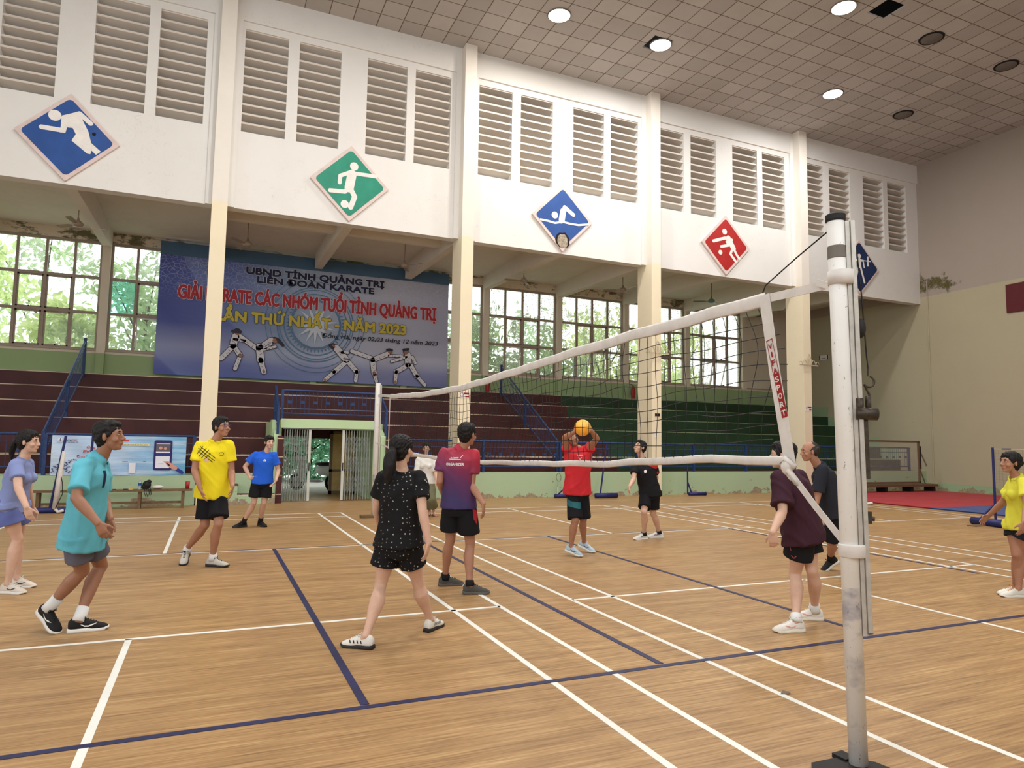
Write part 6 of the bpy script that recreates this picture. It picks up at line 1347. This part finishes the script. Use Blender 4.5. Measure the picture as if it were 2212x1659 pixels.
rd = build_person('red', 'man in red jersey lifting the orange ball with both hands', 'skin_tan', dict(hair='short', face=True, front=tuple(dirc(.15,1)), top=cloth('red_jersey', K(204,48,56)), bottom=blk, leglen=0.94, legw=1.04, hem=0.03, sleeve=0.25, loose=1.06, shoe=(flat('pale_blue_shoe', K(176,198,214),0.7), M['white_rubber'], M['white_rubber'], M['blue_dark']), toe_dir=[tuple(dirc(.8,.6,-.22)), tuple(dirc(.75,.55,-.25))], curl=(0.25,0.25), spread=0.10, hands=[(tuple(dirc(1,0,0.2)), tuple(dirc(.35,.9,.35))), (tuple(dirc(-1,0,0.2)), tuple(dirc(-.35,.9,.35)))]))
br = build_person('blackred', 'man in black polo shirt with red shoulders looking up beyond the net', 'skin_fair', dict(hair='short', far=True, vox=0.007, front=tuple(dirc(-.35,1)), top=cloth('black_polo', K(28,28,32)), bottom=blk, leglen=0.78, legw=1.02, hem=0.05, sleeve=0.62, loose=0.98, shoe=(flat('white_running_shoe', K(224,224,220),0.6), M['white_rubber'], M['white_rubber']), sock=bsock, sockh=0.03, stripes=(M['rubber'], 3, 0.42, 0.07, 0.05), toe_dir=[tuple(dirc(-1,.5)), tuple(dirc(-1,.1))], hands=[(tuple(dirc(-.3,.9)), tuple(dirc(.9,.3))), (tuple(dirc(-.2,.9)), tuple(dirc(-.9,.3)))]))
mar = build_person('maroon', 'person in loose dark maroon T-shirt seen from behind next to the thick post', 'skin_fair', dict(hair='short', face=True, bulk=1.04, front=tuple(dirc(-.9,-.5)), top=cloth('dark_maroon_tshirt', K(62,34,46)), bottom=blk, leglen=0.56, legw=1.16, hem=0.10, sleeve=0.80, loose=1.16, crumple=1.4, shoe=(flat('white_pastel_shoe', K(228,224,216),0.6), flat('white_foam_sole', K(228,222,206),0.6), M['white_rubber'], flat('pink_shoe_mark', K(226,158,150),0.6)), sock=wsock, sockh=0.06, toe_dir=[tuple(dirc(-1,-.15)), tuple(dirc(-1,.15))], curl=(0.95,0.95)))
dk = build_person('dark', 'balding man in dark clothes walking behind the thick volleyball post', 'skin_tan', dict(hair='bald', hairmat='hair_grey', front=tuple(dirc(-1,-.05)), top=cloth('dark_navy_tshirt', K(40,42,50)), bottom=cloth('black_training_shorts', K(24,24,28)), leglen=0.92, legw=1.06, hem=0.10, sleeve=0.8, loose=1.06, shoe=(flat('black_sports_shoe', K(26,26,28),0.7), M['white_rubber'], M['rubber']), sock=bsock, sockh=0.12, toe_dir=[tuple(dirc(-1,0,-.1)), tuple(dirc(-.75,0,-.5))]))
yw = build_person('yellowwoman', 'woman in lemon yellow polo shirt reaching out beside the badminton post', 'skin_tan', dict(fem=True, hair='bun', front=tuple(dirc(-1,.05)), top=cloth('lemon_polo', K(220,216,72)), bottom=cloth('navy_shorts', K(34,36,48)), leglen=0.42, legw=1.06, hem=0.06, sleeve=0.62, loose=1.03, shoe=(flat('white_tennis_shoe', K(222,220,210),0.6), M['white_rubber'], flat('orange_laces', K(210,140,60),0.7)), toe_dir=[tuple(dirc(-1,.05)), tuple(dirc(-1,0))]))

# ---- prints, collars and other parts of the clothes
def chest_plane(p, t, du, dv, N):
    """a drawing plane in front of the torso: centre at height t, shifted du across and dv up"""
    N = N.normalized(); U_ = Zv.cross(N).normalized(); V_ = N.cross(U_).normalized(); return p['tor'](t) + U_*du + V_*dv, U_, V_, N
def on_shirt(p, name, mat, t, du, dv, N, fn, part='shirt'):
    O, U_, V_, N_ = chest_plane(p, t, du, dv, N); return decal(name, mat, p[part], p['body'], lambda mb: fn(mb, O, U_, V_), O, U_, V_)
def strokes(mb, O, U_, V_, segs, w):
    for a, b in segs:
        a_, b_ = O+U_*a[0]+V_*a[1], O+U_*b[0]+V_*b[1]; d = (b_-a_).normalized(); n = d.cross(U_.cross(V_)).normalized()*w/2
        mb.add([a_-n, b_-n, b_+n, a_+n], [(0,1,2,3)])
white_ink = flat('white_shirt_print', K(232,230,228), 0.6)
Nb = org['fr']*-1
on_shirt(org, 'organizer_lettering', white_ink, 0.80, -0.092, -0.01, Nb, lambda m, O, U_, V_: add_text(m, 'ORGANIZER', O, U_, V_, 0.185, 0.026, 0.04))
on_shirt(org, 'logo_lettering', white_ink, 0.92, -0.05, 0.0, Nb, lambda m, O, U_, V_: strokes(m, O, U_, V_, [((0,.012),(.02,-.002)),((.02,-.002),(.03,.014)),((.035,.006),(.085,.008)),((.035,.0),(.085,.001)),((-.01,-.01),(.11,-.012)),((.10,.0),(.12,.035))], 0.005))
redp = flat('red_side_panel', K(176,36,48), 0.7)
on_shirt(org, 'side_panel', redp, 0.0, 0.05, -0.03, to_cam+cam_right*1.1, lambda m, O, U_, V_: m.add([O-U_*0.02+V_*0.0, O+U_*0.035-V_*0.02, O+U_*0.04-V_*0.17, O-U_*0.01-V_*0.11], [(0,1,2,3)]), 'shorts')
Nf = yel['fr']
on_shirt(yel, 'line_print', M['rubber'], 0.86, -0.10, 0.0, Nf, lambda m, O, U_, V_: strokes(m, O, U_, V_, [((-.07,.05),(.12,-.10)),((-.075,.02),(.10,-.115)),((-.05,.07),(.13,-.07)),((-.06,-.05),(.02,.05)),((-.03,-.07),(.05,.03)),((-.08,-.02),(-.02,.07)),((.0,-.09),(.07,-.01))], 0.007))
on_shirt(yel, 'round_print', flat('pale_pink_badge', K(226,190,160),0.7), 0.80, -0.07, -0.06, Nf, lambda m, O, U_, V_: m.add([O+U_*0.026*math.cos(a)+V_*0.026*math.sin(a) for a in [k*0.5236 for k in range(12)]], [tuple(range(12))]))
on_shirt(yel, 'badge_print', M['rubber'], 0.82, 0.09, 0.0, Nf, lambda m, O, U_, V_: strokes(m, O, U_, V_, [((.026*math.cos(k*.45), .024*math.sin(k*.45)),(.026*math.cos((k+1)*.45), .024*math.sin((k+1)*.45))) for k in range(7)]+[((-.026,-.006),(.026,-.006)),((-.018,-.014),(.018,-.014))], 0.004))
Nf = blu['fr']
def trefoil(m, O, U_, V_, k=1.0):
    for du in (-0.013, 0, 0.013): m.add([O+U_*(du+0.009*math.cos(a))*k+V_*(0.012+0.014*math.sin(a)+(0.006 if du == 0 else 0))*k for a in [q*0.628 for q in range(10)]], [tuple(range(10))])
    strokes(m, O, U_, V_, [((-.02*k,-.008*k),(.02*k,-.008*k))], 0.005)
on_shirt(blu, 'logo_print', white_ink, 0.78, 0.01, 0.0, Nf, trefoil)
on_shirt(blu, 'sleeve_print', white_ink, 0.93, -0.205, -0.03, dirc(-.6,.8), lambda m, O, U_, V_: m.add([O-U_*0.02-V_*0.035, O+U_*0.02-V_*0.035, O+U_*0.02+V_*0.035, O-U_*0.02+V_*0.035], [(0,1,2,3)]))
Nf = rd['fr']
on_shirt(rd, 'chest_print', white_ink, 0.86, -0.045, 0.0, Nf, lambda m, O, U_, V_: strokes(m, O, U_, V_, [((0,.012),(.09,.012)),((.01,0),(.08,0)),((.02,-.02),(.045,-.05)),((.045,-.05),(.07,-.02))], 0.006))
tealp = flat('teal_shorts_panel', K(36,96,104), 0.7)
on_shirt(rd, 'leg_panel', tealp, 0.0, -0.10, -0.06, Nf+dirc(-.3,0), lambda m, O, U_, V_: m.add([O-U_*0.07+V_*0.0, O+U_*0.02-V_*0.06, O+U_*0.15-V_*0.075, O+U_*0.15-V_*0.16, O-U_*0.01-V_*0.13, O-U_*0.06-V_*0.07], [(0,1,2,3,4,5)]), 'shorts')
Nf = br['fr']
on_shirt(br, 'badge_print', white_ink, 0.78, 0.02, 0.0, Nf, lambda m, O, U_, V_: m.add([O+U_*0.022*math.cos(a)+V_*0.028*math.sin(a) for a in [k*0.5236 for k in range(12)]], [tuple(range(12))]))
redc = cloth('red_shoulder_cloth', K(206,50,52))
for i, (pp, ex) in enumerate(((br, 1),)):
    m = MB(); S_, E_ = pp['sho'][1], pp['elb'][1]; e = S_.lerp(E_, 0.52); limb(m, S_+Zv*0.012, e, [(0,.074*pp['s']),(.5,.074*pp['s']),(1,.074*pp['s'])], n=18, ends=(True,False)); remesh(m, 'sleeve_panel', 0.008, redc, pp['body'], it=2, amp=0.003)
    on_shirt(pp, 'shoulder_panel', redc, 0.98, 0.10, 0.0, Nf+Zv*0.8, lambda m, O, U_, V_: m.add([O-U_*0.06-V_*0.02, O+U_*0.07-V_*0.04, O+U_*0.07+V_*0.06, O-U_*0.05+V_*0.06], [(0,1,2,3)]))
on_shirt(br, 'shorts_logo_print', white_ink, 0.0, -0.03, -0.22, Nf+dirc(-.3,0), lambda m, O, U_, V_: [strokes(m, O, U_, V_, [((-.02+.014*k,-.014),(-.008+.014*k,.004+.012*k))], 0.009) for k in range(3)], 'shorts')
on_shirt(mar, 'shorts_logo_print', flat('pink_logo', K(170,84,90),0.7), 0.0, 0.02, -0.20, dirc(-1,.5), lambda m, O, U_, V_: strokes(m, O, U_, V_, [((-.02,.01),(0,-.012)),((0,-.012),(.02,.01)),((-.03,.14),(-.015,.05))], 0.006), 'shorts')
# collars
def collar(p, mat, h=0.028):
    c = p['shm'].lerp(p['body'].location*0+Vector(POSES[p['key']]['neck']), 0.75); s = p['s']; U_ = (Vector(POSES[p['key']]['neck'])-p['shm']).normalized(); fr = (p['fr']-U_*p['fr'].dot(U_)).normalized(); l = U_.cross(fr)
    m = MB(); n = 20; vs = []
    for j, (r, z) in enumerate(((0.066,-0.005),(0.062,0.022),(0.066,0.030),(0.078,0.008))):
        for k in range(n+1):
            a = 0.22+(2*math.pi-0.44)*k/n; vs.append(c + (fr*math.cos(a) + l*math.sin(a))*r*s + U_*z*s - fr*0.0)
    m.add(vs, [(j*(n+1)+k, j*(n+1)+k+1, (j+1)*(n+1)+k+1, (j+1)*(n+1)+k) for j in range(3) for k in range(n)]); m.build('collar', mat, p['body'], True)
for p, kk, mt in ((teal,'teal',cloth('turquoise_collar', K(92,178,196))), (yel,'yellow',cloth('yellow_collar', K(236,216,44))), (yw,'yellowwoman',cloth('lemon_collar', K(222,218,80))), (br,'blackred',cloth('black_collar', K(30,30,34)))):
    p['key'] = kk; collar(p, mt)
on_shirt(teal, 'placket_print', cloth('navy_placket', K(26,34,70)), 0.88, 0.0, 0.0, teal['fr']+dirc(0,.35), lambda m, O, U_, V_: m.add([O-U_*0.012-V_*0.10, O+U_*0.012-V_*0.10, O+U_*0.022+V_*0.03, O-U_*0.022+V_*0.03], [(0,1,2,3)]))
# glasses
gp = yel; a_ = gp['at']; m = MB()
for y in (-0.033, 0.033): m.tube([a_(0.102, y+0.024*math.cos(q), 0.006+0.015*math.sin(q)) for q in [k*0.5236 for k in range(13)]], 0.0016, 5)
m.tube([a_(0.102,-0.010,0.010), a_(0.106,0,0.012), a_(0.102,0.010,0.010)], 0.0016, 5)
for y in (-1, 1): m.tube([a_(0.100,y*0.057,0.012), a_(0.06,y*0.078,0.012), a_(0.0,y*0.086,0.012)], 0.002, 5)
m.build('glasses_rim', M['blue_dark'], gp['body'])
# ring on a finger of the man in yellow, sock marks
for i in (0, 1):
    a, k = mar['ank'][i], mar['knee'][i]; q = a.lerp(k, 0.07)
    m = MB(); sd = to_cam; w = Zv.cross(sd).normalized()
    m.add([q+sd*0.043+w*x+Zv*z for x, z in ((-.022,.004),(-.006,-.008),(.022,.010),(-.002,.0))], [(0,1,2,3)]); m.build('sock_logo_print', M['rubber'], mar['body'])

# ---- the ball between the raised hands
bc = None
w0, w1 = rd['wri']; t0, t1 = rd['tip']
bc = Vector((1.504, 1.794, 1.736))
t = NT('orange_ball_leather', 0.45, 0.4); x_, y_, z_ = t.sep(); t.color(t.mix(t.ramp(t.math('SINE', t.math('MULTIPLY', z_, 40.0)), [(0.45, 0.0), (0.55, 1.0)]), K(246,170,48), K(240,190,84)))
ball = MB(); ball.ball(tuple(bc), 0.108, 36, 24); bo = ball.build('volleyball', t.m, smooth=True, loc=tuple(bc)); tag(bo, 'orange and yellow volleyball touched by the man in red', 'ball')
m = MB()
for ax in ('x','y','z'): m.lathe([(0.1075,-0.0015),(0.1088,0.0),(0.1075,0.0015)], tuple(bc), 40, ax)
m.build('ball_seam', flat('ball_seam_line', K(196,120,40), 0.6), bo)
